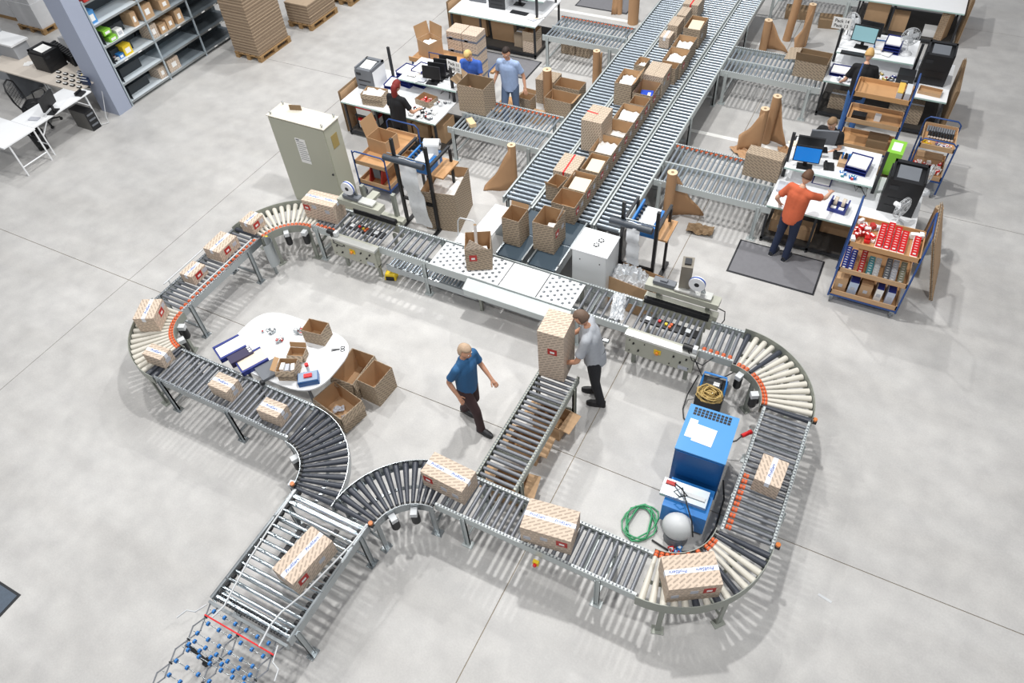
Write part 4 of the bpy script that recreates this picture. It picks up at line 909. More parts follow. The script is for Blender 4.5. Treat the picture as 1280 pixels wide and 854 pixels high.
tag(MB().bx(-.11, .11, -.003, .003, 0, .1).build('cardboard_piece', KDARK, None, (-6.72, 3.30, 1.816), .3), 'small brown cardboard piece on the roof of the tall cabinet', 'cardboard')
t = thing('control_cabinet', 'low white control cabinet with two roof vents beside the ball table', 'cabinet', (-.96, 2.95, 0))
MB().bx(-.28, .28, -.25, .25, 0, 1.08).build('cabinet_body', mat('white_enamel', 'dcdfe0', .4), t); MB().bx(-.27, .27, -.262, -.25, .05, 1.07).build('door', MATS['white_enamel'], t)
MB().bx(-.29, .29, -.27, .26, 1.08, 1.1).build('roof_plate', WHITE, t); MB().bx(-.16, .18, -.16, .16, 1.1, 1.104).build('roof_panel', WHITE, t)
for x, y in ((.06, .06), (.03, -.06)): v_ = MB().cyl((x, y, 1.104), (x, y, 1.110), .05, n=16).build('roof_vent', DARK, t); MB().cyl((x, y, 1.110), (x, y, 1.113), .022, n=10).build('vent_hub', WHITE, v_); [MB().box((x, y, 1.1115), (.1, .007, .002), rz=a * pi / 3 + .3).build('vent_bar', WHITE, v_) for a in range(3)]
for x in (-.15, .17): MB().cyl((x, -.262, .93), (x, -.268, .93), .01).build('lock', DARK, t)

# ------------------------------------------------ air pillow stations
def station(label, x0, x1, y0, y1, h0, h1, lb2):
    t = thing('film_stand', label, 'stand', (0, 0, 0)); zb = 1.38
    MB().bx(x0 - .025, x0 + .025, y0 - .025, y0 + .025, 0, h0).build('post', BLACK, t); MB().bx(x1 - .025, x1 + .025, y0 - .025, y0 + .025, 0, h1).build('post', BLACK, t)
    for x in (x0, x1): MB().bx(x - .02, x + .02, y1 - .02, y1 + .02, 0, 1.3).build('post', BLACK, t); MB().bx(x - .02, x + .02, y0, y1, zb - .04, zb).build('side_arm', DARK, t); MB().bx(x - .03, x + .03, y0 - .25, y1 + .2, 0, .04).build('foot', BLACK, t)
    MB().bx(x0, x1, y0 - .02, y0 + .02, .55, .60).build('cross_bar', BLACK, t); MB().cyl((x0 - .18, y0 - .06, zb + .02), (x1 - .05, y0 - .06, zb + .02), .055, n=14).build('film_roller', mat('slate_roller', '3c434c', .4), t)
    MB().bx(x0 - .15, x1, y0 - .005, y0 + .015, zb + .06, zb + .075).build('top_plate', STEEL, t)
    MB().bx(x0 + .05, x1 + .12, y0 + .2, y1 + .05, 1.02, 1.05).build('plywood_shelf', WOOD, t)
    m_ = thing('air_pillow_machine', lb2, 'machine', ((x0 + x1) / 2 - .02, (y0 + y1) / 2 + .06, 1.05), 0)
    MB().bx(-.15, .20, -.22, .24, 0, .20).build('machine_body', BLUE, m_)
    MB().bx(-.17, -.14, -.3, .3, .18, .28).build('side_bar', BLUE, m_); MB().box((.04, 0, .21), (.24, .40, .04), rx=.05).build('clear_cover', PLAST, m_)
    for k in range(5): MB().bx(-.11, -.07, -.2 + k * .09, -.16 + k * .09, .24, .29).build('film_guide', DARK, m_)
    b = MB(); n = 14; vs = []; fx0, fx1 = (x0 + .12, x0 + .46) if x0 < -3 else (x0 + .10, x0 + .30)
    R_ = random.Random(4)
    for i in range(n + 1):
        z = zb + .08 - i * (zb - (.08 if x0 < -3 else .62)) / n; y = y0 - .125 + .02 * sin(i * 1.1) if i else y0 - .05
        for k in range(5): vs.append((fx0 + (fx1 - fx0) * k / 4 + (.16 if x0 < -3 else .04) * i / n + .006 * sin(i * 2), y + .012 * sin(k * 1.57 + i * .9), z))
    fs = [(i * 5 + k, i * 5 + k + 1, i * 5 + k + 6, i * 5 + k + 5) for i in range(n) for k in range(4)]
    k0 = len(vs); vs += [(x, y + .006, z) for x, y, z in vs]; fs += [tuple(k0 + q_ for q_ in f[::-1]) for f in fs]
    MB().add(vs, fs, 0, True).build('air_film', PLAST, t)
    return t
station('black film stand with a long strip of air cushions between the sealer and ball table', -4.75, -4.09, 3.27, 3.95, 1.76, 1.76, 'blue air cushion machine on the left film stand')
station('black film stand with wrap hanging over a carton, right of the white cabinet', -.66, -.13, 3.24, 3.9, 1.75, 1.72, 'blue air cushion machine on the right film stand')
p_ = at(541, 180, 1.42); t = thing('white_film_roll', 'white roll of film above the left air cushion machine', 'roll', (p_.x, p_.y, 1.42), .35)
MB().cyl((-.15, 0, 0), (.12, 0, 0), .09, n=18).build('film_roll', WHITE, t); MB().cyl((.12, 0, 0), (.125, 0, 0), .03, n=10).build('roll_core', DARK, t); MB().bx(-.13, .10, -.09, -.084, -.35, 0).build('hanging_film', PLAST, t); MB().cyl((-.2, 0, 0), (-.2, 0, -1.4), .012).cyl((-.22, 0, 0), (.15, 0, 0), .012).build('roll_holder', DARK, t)
open_carton('big printed carton with white filling under the left film stand', -4.12, 3.72, 0, .62, .80, .82, 12, fill=('paper', .75, 'white filling in the big carton under the left film stand'), m=PRINT2)
open_carton('low wide carton overflowing with clear wrap behind the conveyor', -.35, 3.0, 0, .85, .40, .60, -6, m=KRAFT)
def crumple(label, c, w, d, h, seed, rz=0, n=22):
    R_ = random.Random(seed); b = MB(); vs = []
    g = [[R_.random() for i in range(n)] for j in range(n)]
    for j in range(n):
        for i in range(n):
            u, v = i / (n - 1) * 2 - 1, j / (n - 1) * 2 - 1; m_ = max(0, 1 - max(abs(u), abs(v)) ** 3)
            vs.append((u * w / 2 + (g[j][i] - .5) * w / n * 1.4, v * d / 2 + (g[i][j] - .5) * d / n * 1.4, m_ * h * (.45 + .75 * g[j][(i * 7) % n]) + .002))
    b.add(vs, [(j * n + i, j * n + i + 1, (j + 1) * n + i + 1, (j + 1) * n + i) for j in range(n - 1) for i in range(n - 1)])
    b.add([(-w * .4, -d * .4, 0), (w * .4, -d * .4, 0), (w * .4, d * .4, 0), (-w * .4, d * .4, 0)], [(3, 2, 1, 0)])
    return tag(b.build('crumpled_wrap', PLAST, None, c, rz), label, 'wrap', kind='stuff')
crumple('crumpled clear wrap heaped in the low wide carton', (-.42, 3.02, .45), .62, .34, .26, 21)
p_ = at(773, 383, ZR)
crumple('crumpled air cushion lying on the rollers before the right sealer', (p_.x, p_.y, ZR), .20, .52, .12, 22, .25)
p_ = at(607, 296, .45)
t = thing('step_stool', 'small white folding step stool behind the ball table', 'stool', (-3.25, 2.86, 0), .1)
MB().bx(-.16, .16, -.12, .12, .42, .44).build('step', WHITE, t)
MB().tube([(-.18, -.1, 0), (-.17, .05, .42), (-.16, .1, .72), (-.12, .11, .78), (.12, .11, .78), (.16, .1, .72), (.17, .05, .42), (.18, -.1, 0)], .012).build('stool_frame', LGREY, t)
MB().tube([(-.17, .3, 0), (-.16, .1, .45)], .012).build('rear_leg', LGREY, t); MB().tube([(.17, .3, 0), (.16, .1, .45)], .012).build('rear_leg', LGREY, t)

# ------------------------------------------------ tray trolleys
def trolley(label, x0, x1, y0, y1, levels, h, tilt=0, hoop=False, castor=True, name='tray_trolley'):
    t = thing(name, label, 'trolley', ((x0 + x1) / 2, (y0 + y1) / 2, 0)); w, d = (x1 - x0) / 2, (y1 - y0) / 2
    for x in (-w, w): MB().tube([(x, -d, .14), (x, -d, h - .06), (x, -d + .05, h), (x, d - .05, h), (x, d, h - .06), (x, d, .14)] if not hoop else [(x, -d, .1), (x, -d, h)], .014).build('side_hoop', TBLUE, t)
    if hoop:
        for y in (-d, d): MB().tube([(-w, y, .1), (-w, y, h - .06), (-w + .06, y, h), (w - .06, y, h), (w, y, h - .06), (w, y, .1)], .014).build('end_hoop', TBLUE, t)
    for i, z in enumerate(levels):
        b = MB().bx(-w + .015, w - .015, -d, d, z - .012, z)
        tr = b.build('tray', WOOD, t)
        MB().bx(-w + .015, w - .015, -d, -d + .014, z, z + .07).bx(-w + .015, w - .015, d - .014, d, z, z + .07).bx(-w + .015, -w + .03, -d, d, z, z + .07).bx(w - .03, w - .015, -d, d, z, z + .07).build('tray_rim', KRAFT if i < 2 else WOOD, tr)
    MB().bx(-w, w, -d, d, levels[0] - .05, levels[0] - .015).build('base_frame', TBLUE, t)
    for x in (-w + .05, w - .05):
        for y in (-d + .05, d - .05):
            c = MB().bx(-.025, .025, -.02, .02, .06, .14).build('castor', STEEL, t, (x, y, 0)); MB().cyl((-.015, 0, .05), (.015, 0, .05), .05, n=12).build('castor_wheel', GREY, c)
    return t
trolley('blue tray trolley piled with red goods in front of the bench on the right', 2.40, 3.38, 4.26, 4.9, (.20, .66, 1.17), 1.62)
trolley('blue trolley with three nearly empty wooden trays in the middle of the right side', 1.74, 2.66, 7.75, 8.28, (.5, 1.0, 1.5), 1.82)
trolley('narrow blue trolley of small goods at the far right', 3.0, 3.56, 7.5, 8.2, (.38, .95), 1.12, hoop=True)
# goods on the red trolley
R_ = random.Random(31)
def spool(label, p, m, rx=0, group=None, s=1.0, rz=0):
    t = thing('ribbon_packet', label, 'packet', p, rz, group); MB().box((0, 0, .03), (.085 * s, .022, .07 * s), rx=rx).build('packet_body', m, t)
    MB().box((0, -.012, .038), (.04 * s, .004, .02 * s), rx=rx).build('packet_label', WPAPER, t)
for c, (x, n) in enumerate(((2.80, 9), (2.90, 10), (3.0, 9), (3.1, 8), (3.27, 7))):
    o0 = thing('display_box', 'white display box number of red packets, column ' + ('left', 'second', 'middle', 'fourth', 'right')[c] + ' on the top tray', 'box', (x, 4.58, 1.17)); MB().bx(-.046, .046, -.29, .22, 0, .05).build('box_wall', WPAPER, o0)
    o0['label'] = 'white display box under the ' + ('leftmost', 'second', 'middle', 'fourth', 'rightmost')[c] + ' column of red packets'
    for k in range(n): spool('bright red packet in the columns on the top tray', (x, 4.34 + k * .052, 1.215 + k * .004), REDP, -.5, 'red packets on the top tray')
packets('dark red and white packet on the left of the top tray', 2.57, 4.56, 1.17, 26, .26, .46, [RED, REDP, WPAPER, RED], 33, (.08, .05, .05), stack=.05)
packets('white and grey packet at the back of the top tray', 2.76, 4.78, 1.17, 7, .12, .12, [WPAPER, GREYLAB], 34, (.08, .05, .05))
packets('green and white packet at the right back corner of the top tray', 3.27, 4.8, 1.17, 5, .12, .08, [mat('dark_green', '2d5b45', .5), WPAPER], 35, (.09, .05, .06))
for c, (x, n, m_, lb, g) in enumerate(((2.47, 9, NAVY, 'deep blue packet on the middle tray', 'blue packets on the middle tray'), (2.56, 8, NAVY, 'deep blue packet on the middle tray', 'blue packets on the middle tray'), (2.70, 9, RED, 'dark red packet on the middle tray', 'dark red packets on the middle tray'),
        (2.82, 7, mat('teal_print', '4a8b93', .4), 'teal and grey packet on the middle tray', 'teal packets on the middle tray'), (2.91, 7, LGREY, 'pale packet on the middle tray', 'pale packets on the middle tray'), (3.06, 8, GREY, 'clear and grey packet on the middle tray', 'grey packets on the middle tray'), (3.15, 8, GREYLAB, 'clear and grey packet on the middle tray', 'grey packets on the middle tray'), (3.26, 8, mat('khaki_print', '8f8e78', .5), 'olive packet on the middle tray', 'olive packets on the middle tray'))):
    for k in range(n): spool(lb, (x, 4.34 + k * .052, .665 + k * .004), m_, -.45, g, .95)
for x, w_, m_, tp, lb in ((2.52, .17, KRAFT, KRAFT, 'plain brown carton at the left of the bottom tray'), (2.70, .13, mat('pale_blue_box', 'b9c9df', .5), NAVY, 'white and blue box left of the middle on the bottom tray'), (2.88, .17, KRAFT, KRAFT, 'plain brown carton in the middle of the bottom tray'), (3.07, .10, WPAPER, NAVY, 'narrow white and blue box, second from right on the bottom tray'), (3.23, .11, mat('pale_lilac_box', 'c3cbdd', .5), NAVY, 'white and blue box at the right of the bottom tray')):
    t = thing('goods_carton', lb, 'box', (x, 4.55, .20)); MB().bx(-w_ / 2, w_ / 2, -.22, .2, 0, .25).build('box_wall', m_, t); MB().bx(-w_ / 2 + .003, w_ / 2 - .003, -.217, .197, .25, .256).build('box_top', tp, t); MB().bx(-.03, .03, -.223, -.22, .1, .16).build('box_label', GREYLAB, t)
for x, lb, m_ in ((2.45, 'yellow-topped jar box on the top wooden tray', mat('gold_top', 'd9b452', .4)), (2.57, 'clear jar box at the right end of the top wooden tray', LGREY)):
    t = thing('jar_box', lb, 'box', (x, 8.0, 1.5)); MB().bx(-.045, .045, -.18, .16, 0, .14).build('box_wall', GREYLAB, t); MB().bx(-.045, .045, -.18, .16, .14, .155).build('box_top', m_, t)
tag(MB().bx(-.12, .12, -.08, .08, 0, .07).build('black_tray', BLACK, None, (1.95, 7.95, 1.0)), 'black plastic tray on the middle wooden tray', 'tray')
tag(MB().bx(-.05, .05, -.05, .05, 0, .1).build('clear_bag', PLAST, None, (2.25, 7.97, 1.0)), 'small clear bag on the middle wooden tray', 'bag')
carton('small printed carton at the right of the lowest wooden tray', 2.38, 8.0, .5, .34, .3, .16, 0, None, m=KDARK)
for k in range(12): 
    o = tag(MB().cyl((0, 0, 0), (0, .10, .05), .018, n=8, cm=1).build('spray_bottle', [GREY, WPAPER], None, (3.08 + k * .037, 8.0, .96)), 'small white-capped bottle in the back row of the narrow trolley', 'bottle', 'bottles on the narrow trolley')
for k in range(9): tag(MB().cyl((0, -.06, .03), (0, .08, .05), .022, n=8, m=0, cm=1).build('bottle', [BLACK, WPAPER], None, (3.12 + k * .045, 7.86, .96)), 'black bottle with a white cap on the narrow trolley', 'bottle', 'black bottles on the narrow trolley')
packets('yellow packet on the top tray of the narrow trolley', 3.1, 7.62, .955, 5, .1, .08, [YEL, mat('gold_top', 'd9b452')], 41, (.07, .04, .03))
packets('mauve and white tube on the top tray of the narrow trolley', 3.38, 7.6, .955, 10, .26, .1, [mat('mauve_print', '8a7a9a', .5), WPAPER, GREY], 42, (.08, .03, .03))
packets('red packet on the lower tray of the narrow trolley', 3.28, 7.72, .385, 26, .42, .3, [REDP, RED, WPAPER], 43, (.08, .04, .06), stack=.06)
carton('plain carton at the back of the lower tray of the narrow trolley', 3.28, 8.02, .38, .42, .2, .14, 0, None, m=KRAFT)
# trolley beside the tall cabinet with carton and dispenser
t = trolley('tray trolley with a carton beside the tall grey cabinet', -6.0, -5.3, 3.62, 4.75, (.3, .72), .98, hoop=True)
open_carton('open plain-sided carton on the trolley beside the tall cabinet', -5.72, 4.2, .72, .44, .36, .3, -4, m=KRAFT, flaps=(('-x', 15),), fd=.3)
t = thing('tape_dispenser', 'red and silver machine part on the lower tray beside the tall cabinet', 'machine', (-5.62, 3.78, .31), .1)
for x in (-.16, .08): MB().prism_x([(-.15, 0), (.15, 0), (.05, .3), (-.02, .3)], x, x + .02).build('side_cheek', RED, t)
MB().bx(-.08, .06, -.06, .1, .1, .34).build('motor_block', GREY, t); MB().cyl((-.1, 0, .36), (.1, 0, .36), .04).build('top_roller', LGREY, t)
t = thing('step_hoop', 'small blue trolley behind the carton, by the person in blue', 'trolley', (-4.75, 7.15, 0))
MB().tube([(-.2, -.25, .1), (-.2, -.25, .98), (-.2, -.2, 1.03), (-.2, .3, 1.03), (-.2, .35, .98), (-.2, .35, .1)], .013).build('handle_hoop', TBLUE, t); MB().bx(-.2, .15, -.25, .35, .14, .17).build('deck', WOOD, t); MB().bx(-.19, -.12, -.2, .3, .96, 1.0).build('handle_board', WOOD, t)
for x in (-.15, .1):
    for y in (-.2, .3): MB().cyl((x - .015, y, .06), (x + .015, y, .06), .06, n=12).build('castor', BLACK, t)
# carton holder behind the redhead packer's bench
t = thing('flap_cart', 'wooden cart with an open carton behind the redhead packer\'s bench', 'trolley', (-6.85, 8.0 - .35, 0))
MB().bx(-.35, .75, -.3, .35, .6, .63).bx(-.35, .75, -.3, -.28, .63, .7).build('deck', WOOD, t)
for x in (-.3, .7):
    for y in (-.25, .3): MB().bx(x - .015, x + .015, y - .015, y + .015, 0, .6).build('leg', TBLUE, t)
MB().tube([(.2, -.3, .6), (.2, -.3, .9), (.75, -.3, .9), (.75, -.3, .6)], .012).build('handle', TBLUE, t)
open_carton('open carton with raised flaps behind the redhead packer\'s bench', -6.85, 7.72, .63, .42, .36, .36, -20, m=KRAFT, flaps=(('-x', 12), ('+y', 8)), fd=.26, fill=('paper', .7, 'wrap inside the carton with raised flaps'))

# ------------------------------------------------ things inside the loop
t = thing('round_table', 'white table with rounded edges inside the left end of the loop', 'table', (-4.25, -.52, 0))
poly = []
for i in range(40):
    a = 2 * pi * i / 40; c_, s_ = cos(a), sin(a); poly.append((.88 * (abs(c_) ** .5) * (1 if c_ > 0 else -1), .56 * (abs(s_) ** .62) * (1 if s_ > 0 else -1)))
MB().prism(poly, .705, .73).build('tabletop', WHITE, t)
for x in (-.6, .6):
    for y in (-.36, .36): MB().cyl((x, y, 0), (x, y, .705), .022).build('leg', GREY, t)
TZ = .73
def tote(label, u, v, rz, w=.30, d=.40):
    p = at(u, v, TZ); t = thing('document_tray', label, 'tray', (p.x, p.y, TZ), rz)
    MB().bx(-w / 2, w / 2, -d / 2, d / 2, 0, .006).bx(-w / 2, -w / 2 + .035, -d / 2, d / 2, 0, .08).bx(w / 2 - .035, w / 2, -d / 2, d / 2, 0, .08).bx(-w / 2, w / 2, -d / 2, -d / 2 + .02, 0, .07).build('tray_wall', NAVY, t)
    MB().box((0, .01, .045), (w - .075, d - .03, .05), rx=.03).build('paper_stack', WPAPER if 'white' in label else mat('cream_paper', 'eadbc4'), t)
tote('blue tray of white paper at the left edge of the round-edged table', 289, 438, -.45)
tote('blue tray of cream paper beside the dark file box on the table', 316, 454, -.45)
p_ = at(303, 449, TZ); t = thing('file_box', 'dark file box with white tabs between the two blue trays', 'box', (p_.x, p_.y, TZ), -.45); MB().bx(-.08, .08, -.17, .17, 0, .10).build('box_wall', mat('plum_plastic', '35304f', .5), t)
for k in range(3): MB().bx(-.06 + k * .045, -.035 + k * .045, .12, .16, .1, .115).build('white_tab', WPAPER, t)
p_ = at(335, 466, TZ); t = thing('label_machine', 'flat grey label machine on the front edge of the table', 'machine', (p_.x, p_.y + .02, TZ), -.45); MB().bx(-.14, .14, -.14, .16, 0, .05).build('machine_body', GREY, t); MB().cyl((.14, -.16, .05), (.2, -.16, .05), .03).build('feed_knob', DARK, t)
open_carton('open printed carton at the back of the round-edged table', -3.96, -.15, TZ, .32, .24, .25, 8, m=PRINT2)
open_carton('small open carton with folded flaps in the middle of the table', -4.0, -.57, TZ, .24, .16, .13, 20, flaps=(('-y', 130), ('+y', 20)), fd=.08)
open_carton('open carton with notebooks at the front of the table', -3.92, -.86, TZ, .26, .24, .20, 24, fill=('mixed', .9, 'small notebook in the open carton on the table'), flaps=(('-y', 150), ('-x', 60)), fd=.07)
p_ = at(387, 476, TZ); t = thing('tool_case', 'blue box with a red tool at the right front of the table', 'box', (p_.x, p_.y, TZ), -1.1 + .2); MB().bx(-.09, .09, -.14, .14, 0, .09).build('case_body', DBLUE, t); MB().bx(-.08, .08, -.13, .13, .09, .1).build('case_insert', mat('grey_blue', '8fa2b8', .5), t); MB().bx(-.03, .03, -.05, .06, .1, .125).build('red_tool', REDP, t)
p_ = at(386, 463, TZ); t = thing('glue_stick', 'white glue stick with a red cap on the table', 'glue stick', (p_.x, p_.y, TZ)); MB().cyl((0, 0, 0), (0, 0, .10), .025, n=12).build('stick_body', WPAPER, t); MB().cyl((0, 0, .1), (0, 0, .14), .027, n=12).build('cap', REDP, t)
packets('metal fitting at the back left of the round-edged table', -4.72, -.35, TZ, 7, .16, .12, [STEEL, GREY], 51, (.06, .03, .03))
packets('reddish metal fitting in the middle of the table', -4.45, -.42, TZ, 6, .12, .1, [STEEL, RED, LGREY], 52, (.06, .03, .03))
packets('blue and silver fitting at the back of the table', -4.30, -.18, TZ, 7, .12, .08, [STEEL, BLUE, LGREY], 53, (.05, .04, .04))
p_ = at(424, 437, TZ); t = thing('scissors', 'dark scissors at the right edge of the table', 'scissors', (p_.x, p_.y, TZ), .6)
for s_ in (-1, 1): MB().tube([(.03 * cos(a * pi / 4) + .05, .025 * s_ + .022 * sin(a * pi / 4), .006) for a in range(9)], .005, n=5).box((-.05, -.008 * s_, .006), (.12, .014, .004), rz=.12 * s_).build('scissor_half', DARK, t)
open_carton('large open carton on the floor right of the table, rear left', -3.42, -.2, 0, .38, .58, .42, 2, m=PRINT2, flaps=('-x', '+x', '-y'), fd=.16, fang=168, inner=KRAFT)
open_carton('open printed carton on the floor right of the table, rightmost', -3.03, -.2, 0, .32, .42, .45, -3, m=PRINT2, inner=KRAFT)
open_carton('open carton with crumpled paper on the floor before the table', -3.30, -.76, 0, .58, .40, .36, -12, m=PRINT2, flaps=('-y', '+x', '-x'), fd=.15, fang=168, inner=KRAFT)
for x, y, lb in ((-3.38, -.74, 'crumpled grey paper in the front floor carton, left ball'), (-3.18, -.82, 'crumpled grey paper in the front floor carton, right ball')): tag(sheet(.16, .1, .04, random.Random(int(-x * 100)), 7, .035).build('crumpled_paper', GREYLAB, None, (x, y, .02), .6), lb, 'paper')
for lb, x, y, rz in (('brown carton on the floor under the spur conveyor, at its near end', -.52, -.85, 10), ('brown carton on the floor under the middle of the spur conveyor', -.62, -.2, 4), ('brown carton on the floor under the far part of the spur conveyor', -.48, .32, -5)): open_carton(lb, x, y, 0, .42, .34, .3, rz, m=KRAFT, flaps=(('-x', 100), ('+x', 95)), fd=.15)

# ------------------------------------------------ blue compressor group
t = thing('air_dryer', 'big blue compressor housing with a paper on its light blue top', 'machine', (1.56, .44, 0), .04)
MB().bx(-.30, .30, -.35, .36, .1, .93).build('housing', DBLUE, t); MB().bx(-.305, .305, -.35, .36, .93, .95).build('top_plate', LBLUE, t)
MB().bx(-.28, .28, -.362, -.35, .42, .92).build('front_panel', DBLUE, t)
b = MB()
for i in range(10):
    for j in range(3): b.bx(-.24 + i * .047, -.204 + i * .047, .21 + j * .042, .243 + j * .042, .95, .953)
b.build('vent_grid', BLACK, t)['kind'] = 'stuff'
MB().box((-.03, -.05, .953), (.25, .26, .004), rz=-.05).build('manual_sheet', WPAPER, t); MB().box((-.2, .0, .952), (.1, .28, .003), rz=-.02).build('manual_sheet', WHITE, t)
for x in (-.25, .25):
    for y in (-.28, .28): MB().bx(x - .03, x + .03, y - .03, y + .03, 0, .1).build('foot', BLACK, t)
MB().cyl((-.33, .02, .55), (-.30, .02, .55), .03).build('side_knob', ORANGE, t)
t = thing('air_compressor', 'light blue compressor base with a grey tray and silver dome before the blue housing', 'machine', (1.6, -.2, 0), .04)
MB().bx(-.27, .27, -.2, .22, .06, .42).build('base_body', BLUE, t); MB().box((-.06, .02, .47), (.56, .22, .07), rx=.12).build('grey_tray', mat('alloy_tray', 'b9c2c9', .3, metal=.4), t); MB().box((.04, -.0, .515), (.3, .05, .01), rx=.12).build('tray_bar', LGREY, t)
MB().box((-.25, .07, .51), (.12, .05, .04)).build('red_plug', RED, t)
MB().ball((-.02, -.33, .28), .19, n=20, sc=(1, .85, 1)).build('silver_dome', LGREY, t); MB().cyl((-.02, -.33, 0), (-.02, -.33, .16), .15, n=14).build('dome_foot', GREY, t)
MB().tube([(-.2, .06, .55), (-.12, .0, .6), (-.02, -.06, .58), (-.1, -.12, .6), (-.18, -.08, .6), (-.1, .0, .62), (.0, -.15, .56), (.12, -.32, .5), (.18, -.4, .3)], .009).build('black_cable', BLACK, t)
for x in (-.22, .22): MB().cyl((x, .15, .06), (x + .03, .15, .06), .06, n=12).build('castor', BLACK, t)
pts = []
for i in range(70):
    a = i * .42; pts.append((1.14 + (.17 + .05 * sin(i * .7)) * cos(a), -.50 + (.24 + .05 * cos(i * .5)) * sin(a) - i * .0015, .012 + .012 * (i // 15) + .01 * abs(sin(i))))
tag(MB().tube(pts, .010, n=6).build('air_hose', GREEN), 'coiled green air hose on the floor beside the silver dome', 'hose')
tag(MB().tube([(1.9, .3, .3), (1.98, .2, .05), (2.0, -.2, .02), (1.92, -.6, .02), (1.6, -.75, .02), (1.35, -.7, .02)], .012).build('power_cable', BLACK), 'black cable running down the right side of the compressor', 'cable')
p_ = at(932, 543, .35); t = thing('power_plug', 'red power plug hanging between the blue housing and the right straight', 'plug', (p_.x, p_.y, .35), .9); MB().cyl((-.06, 0, 0), (.06, 0, 0), .028, n=10).cyl((.06, 0, 0), (.09, 0, 0), .033, n=10).build('plug_body', REDP, t); MB().tube([(-.06, 0, 0), (-.15, -.02, -.02), (-.3, .05, -.1), (-.38, .02, -.25)], .01).build('plug_cable', BLACK, t)
packets('coloured fitting on the floor behind the big carton on the curve', 1.75, -.72, 0, 8, .3, .12, [REDP, WPAPER, BLUE, STEEL], 61, (.07, .05, .05))
t = thing('vacuum_pump', 'black and blue portable pump wrapped in tan cable under the line', 'machine', (1.36, 1.52, 0), .05)
MB().bx(-.18, .18, -.2, .22, .08, .42).build('pump_body', BLACK, t); MB().bx(-.1, .1, 0, .16, .42, .47).build('switch_box', DARK, t); MB().bx(.0, .08, .04, .1, .47, .474).build('white_sticker', WPAPER, t)
MB().tube([(-.15, -.05, .4), (-.15, .02, .58), (-.15, .1, .62), (.15, .1, .62), (.17, .02, .58), (.17, -.05, .4)], .016).build('blue_handle', BLUE, t)
pts = []
for i in range(230): a = i * .5; q_ = .6 + .4 * sin(i * .13); pts.append((.17 * q_ * cos(a) + .015 * sin(i * 1.3), -.13 + .13 * q_ * sin(a) + .012 * cos(i * 1.7), .43 + .0004 * i + .03 * sin(i * .21)))
MB().tube(pts, .010, n=5).build('cable_coil', TAN, t)
for x in (-.15, .15): MB().cyl((x - .02, -.15, .06), (x + .02, -.15, .06), .06, n=12).build('wheel', BLUE, t)
for lb, pts in (('black cable loop left of the portable pump', [(1.12, 1.7, .4), (1.05, 1.55, .1), (1.06, 1.35, .02), (1.12, 1.2, .02), (1.3, 1.1, .02)]), ('black cable hanging under the right sealer', [(1.0, 1.8, .6), (1.2, 1.7, .35), (1.45, 1.72, .5), (1.55, 1.78, .6)])): tag(MB().tube(pts, .009).build('cable', BLACK), lb, 'cable')
for lb, p, m_ in (('yellow and red emergency stop under the bottom straight', (.3, -1.76, .5), YEL), ('yellow emergency stop on the upper left curve', tuple(at(333, 297, .66)), YEL)):
    t = thing('emergency_stop', lb, 'switch', p); MB().bx(-.035, .035, -.03, .01, -.04, .04).build('switch_box', m_, t); MB().cyl((0, -.03, 0), (0, -.06, 0), .022).build('push_button', REDP, t)
for lb, x, y in (('orange light sensor on the right side of the loop, upper', 2.685, 1.33), ('orange light sensor on the right side of the loop, lower', 2.685, -.52), ('orange light sensor at the upper corner of the infeed', -2.78, -2.25), ('orange light sensor between infeed and second black curve', -1.6, -2.27)):
    t = thing('light_sensor', lb, 'sensor', (x, y, .74)); MB().cyl((0, 0, 0), (0, 0, .03), .028, n=10).build('sensor_lens', mat('amber_lens', 'c4743a', .3), t); MB().bx(-.03, .03, -.025, .025, -.05, 0).build('sensor_bracket', DARK, t)
t = thing('metal_guard', 'curved zinc guard plate where the far left straight meets the upper curve', 'plate', (-6.12, 1.2, 0)); MB().arc(.12, .125, .25, .72, radians(-60), radians(140), 12).build('guard_plate', STEEL, t); MB().bx(-.02, .02, -.02, .02, 0, .3).build('support', STEEL, t)
tag(MB().box((0, 0, .002), (.16, .03, .003), rz=0).build('paper_scrap', LGREY, None, tuple(at(1031, 748, 0)), -.2), 'small scrap lying on the floor at the lower right', 'scrap')

# ------------------------------------------------ far left desks
t = thing('folding_desk', 'white folding desk with the monitor, in front of the grey column', 'desk', (-13.17, 2.78, 0))
MB().bx(-.36, .33, -.75, .75, .72, .745).build('tabletop', WHITE, t)
def trestle(t, x, y, w=.5):
    MB().tube([(x - w / 2, y, 0), (x - w / 2, y, .72)], .016).build('leg', WHITE, t); MB().tube([(x + w / 2, y, 0), (x + w / 2, y, .72)], .016).build('leg', WHITE, t)
    MB().tube([(x - w / 2, y, .25), (x + w / 2, y, .25)], .012).tube([(x + w / 2, y, .45), (x + w / 2, y + (.28 if y < 0 else -.28), .72)], .012).build('leg_brace', WHITE, t)
trestle(t, 0, -.62); trestle(t, 0, .62)
t = thing('folding_desk', 'white folding desk at the left edge of the picture', 'desk', (-13.8, 1.68, 0))
MB().bx(-1.2, 1.02, -.40, .345, .72, .745).build('tabletop', WHITE, t)
for x in (.98,): MB().tube([(x, -.27, 0), (x, -.27, .72)], .018).build('leg', WHITE, t); MB().tube([(x, .32, 0), (x, .32, .72)], .018).build('leg', WHITE, t); MB().tube([(x, -.27, .2), (x, .32, .2)], .014).build('leg_brace', WHITE, t)
for x in (-1.0,): MB().tube([(x, -.27, 0), (x, -.27, .72)], .018).build('leg', WHITE, t); MB().tube([(x, .32, 0), (x, .32, .72)], .018).build('leg', WHITE, t)
BEI = mat('beige_laminate', 'cfc6bb', .5, noise=.03)
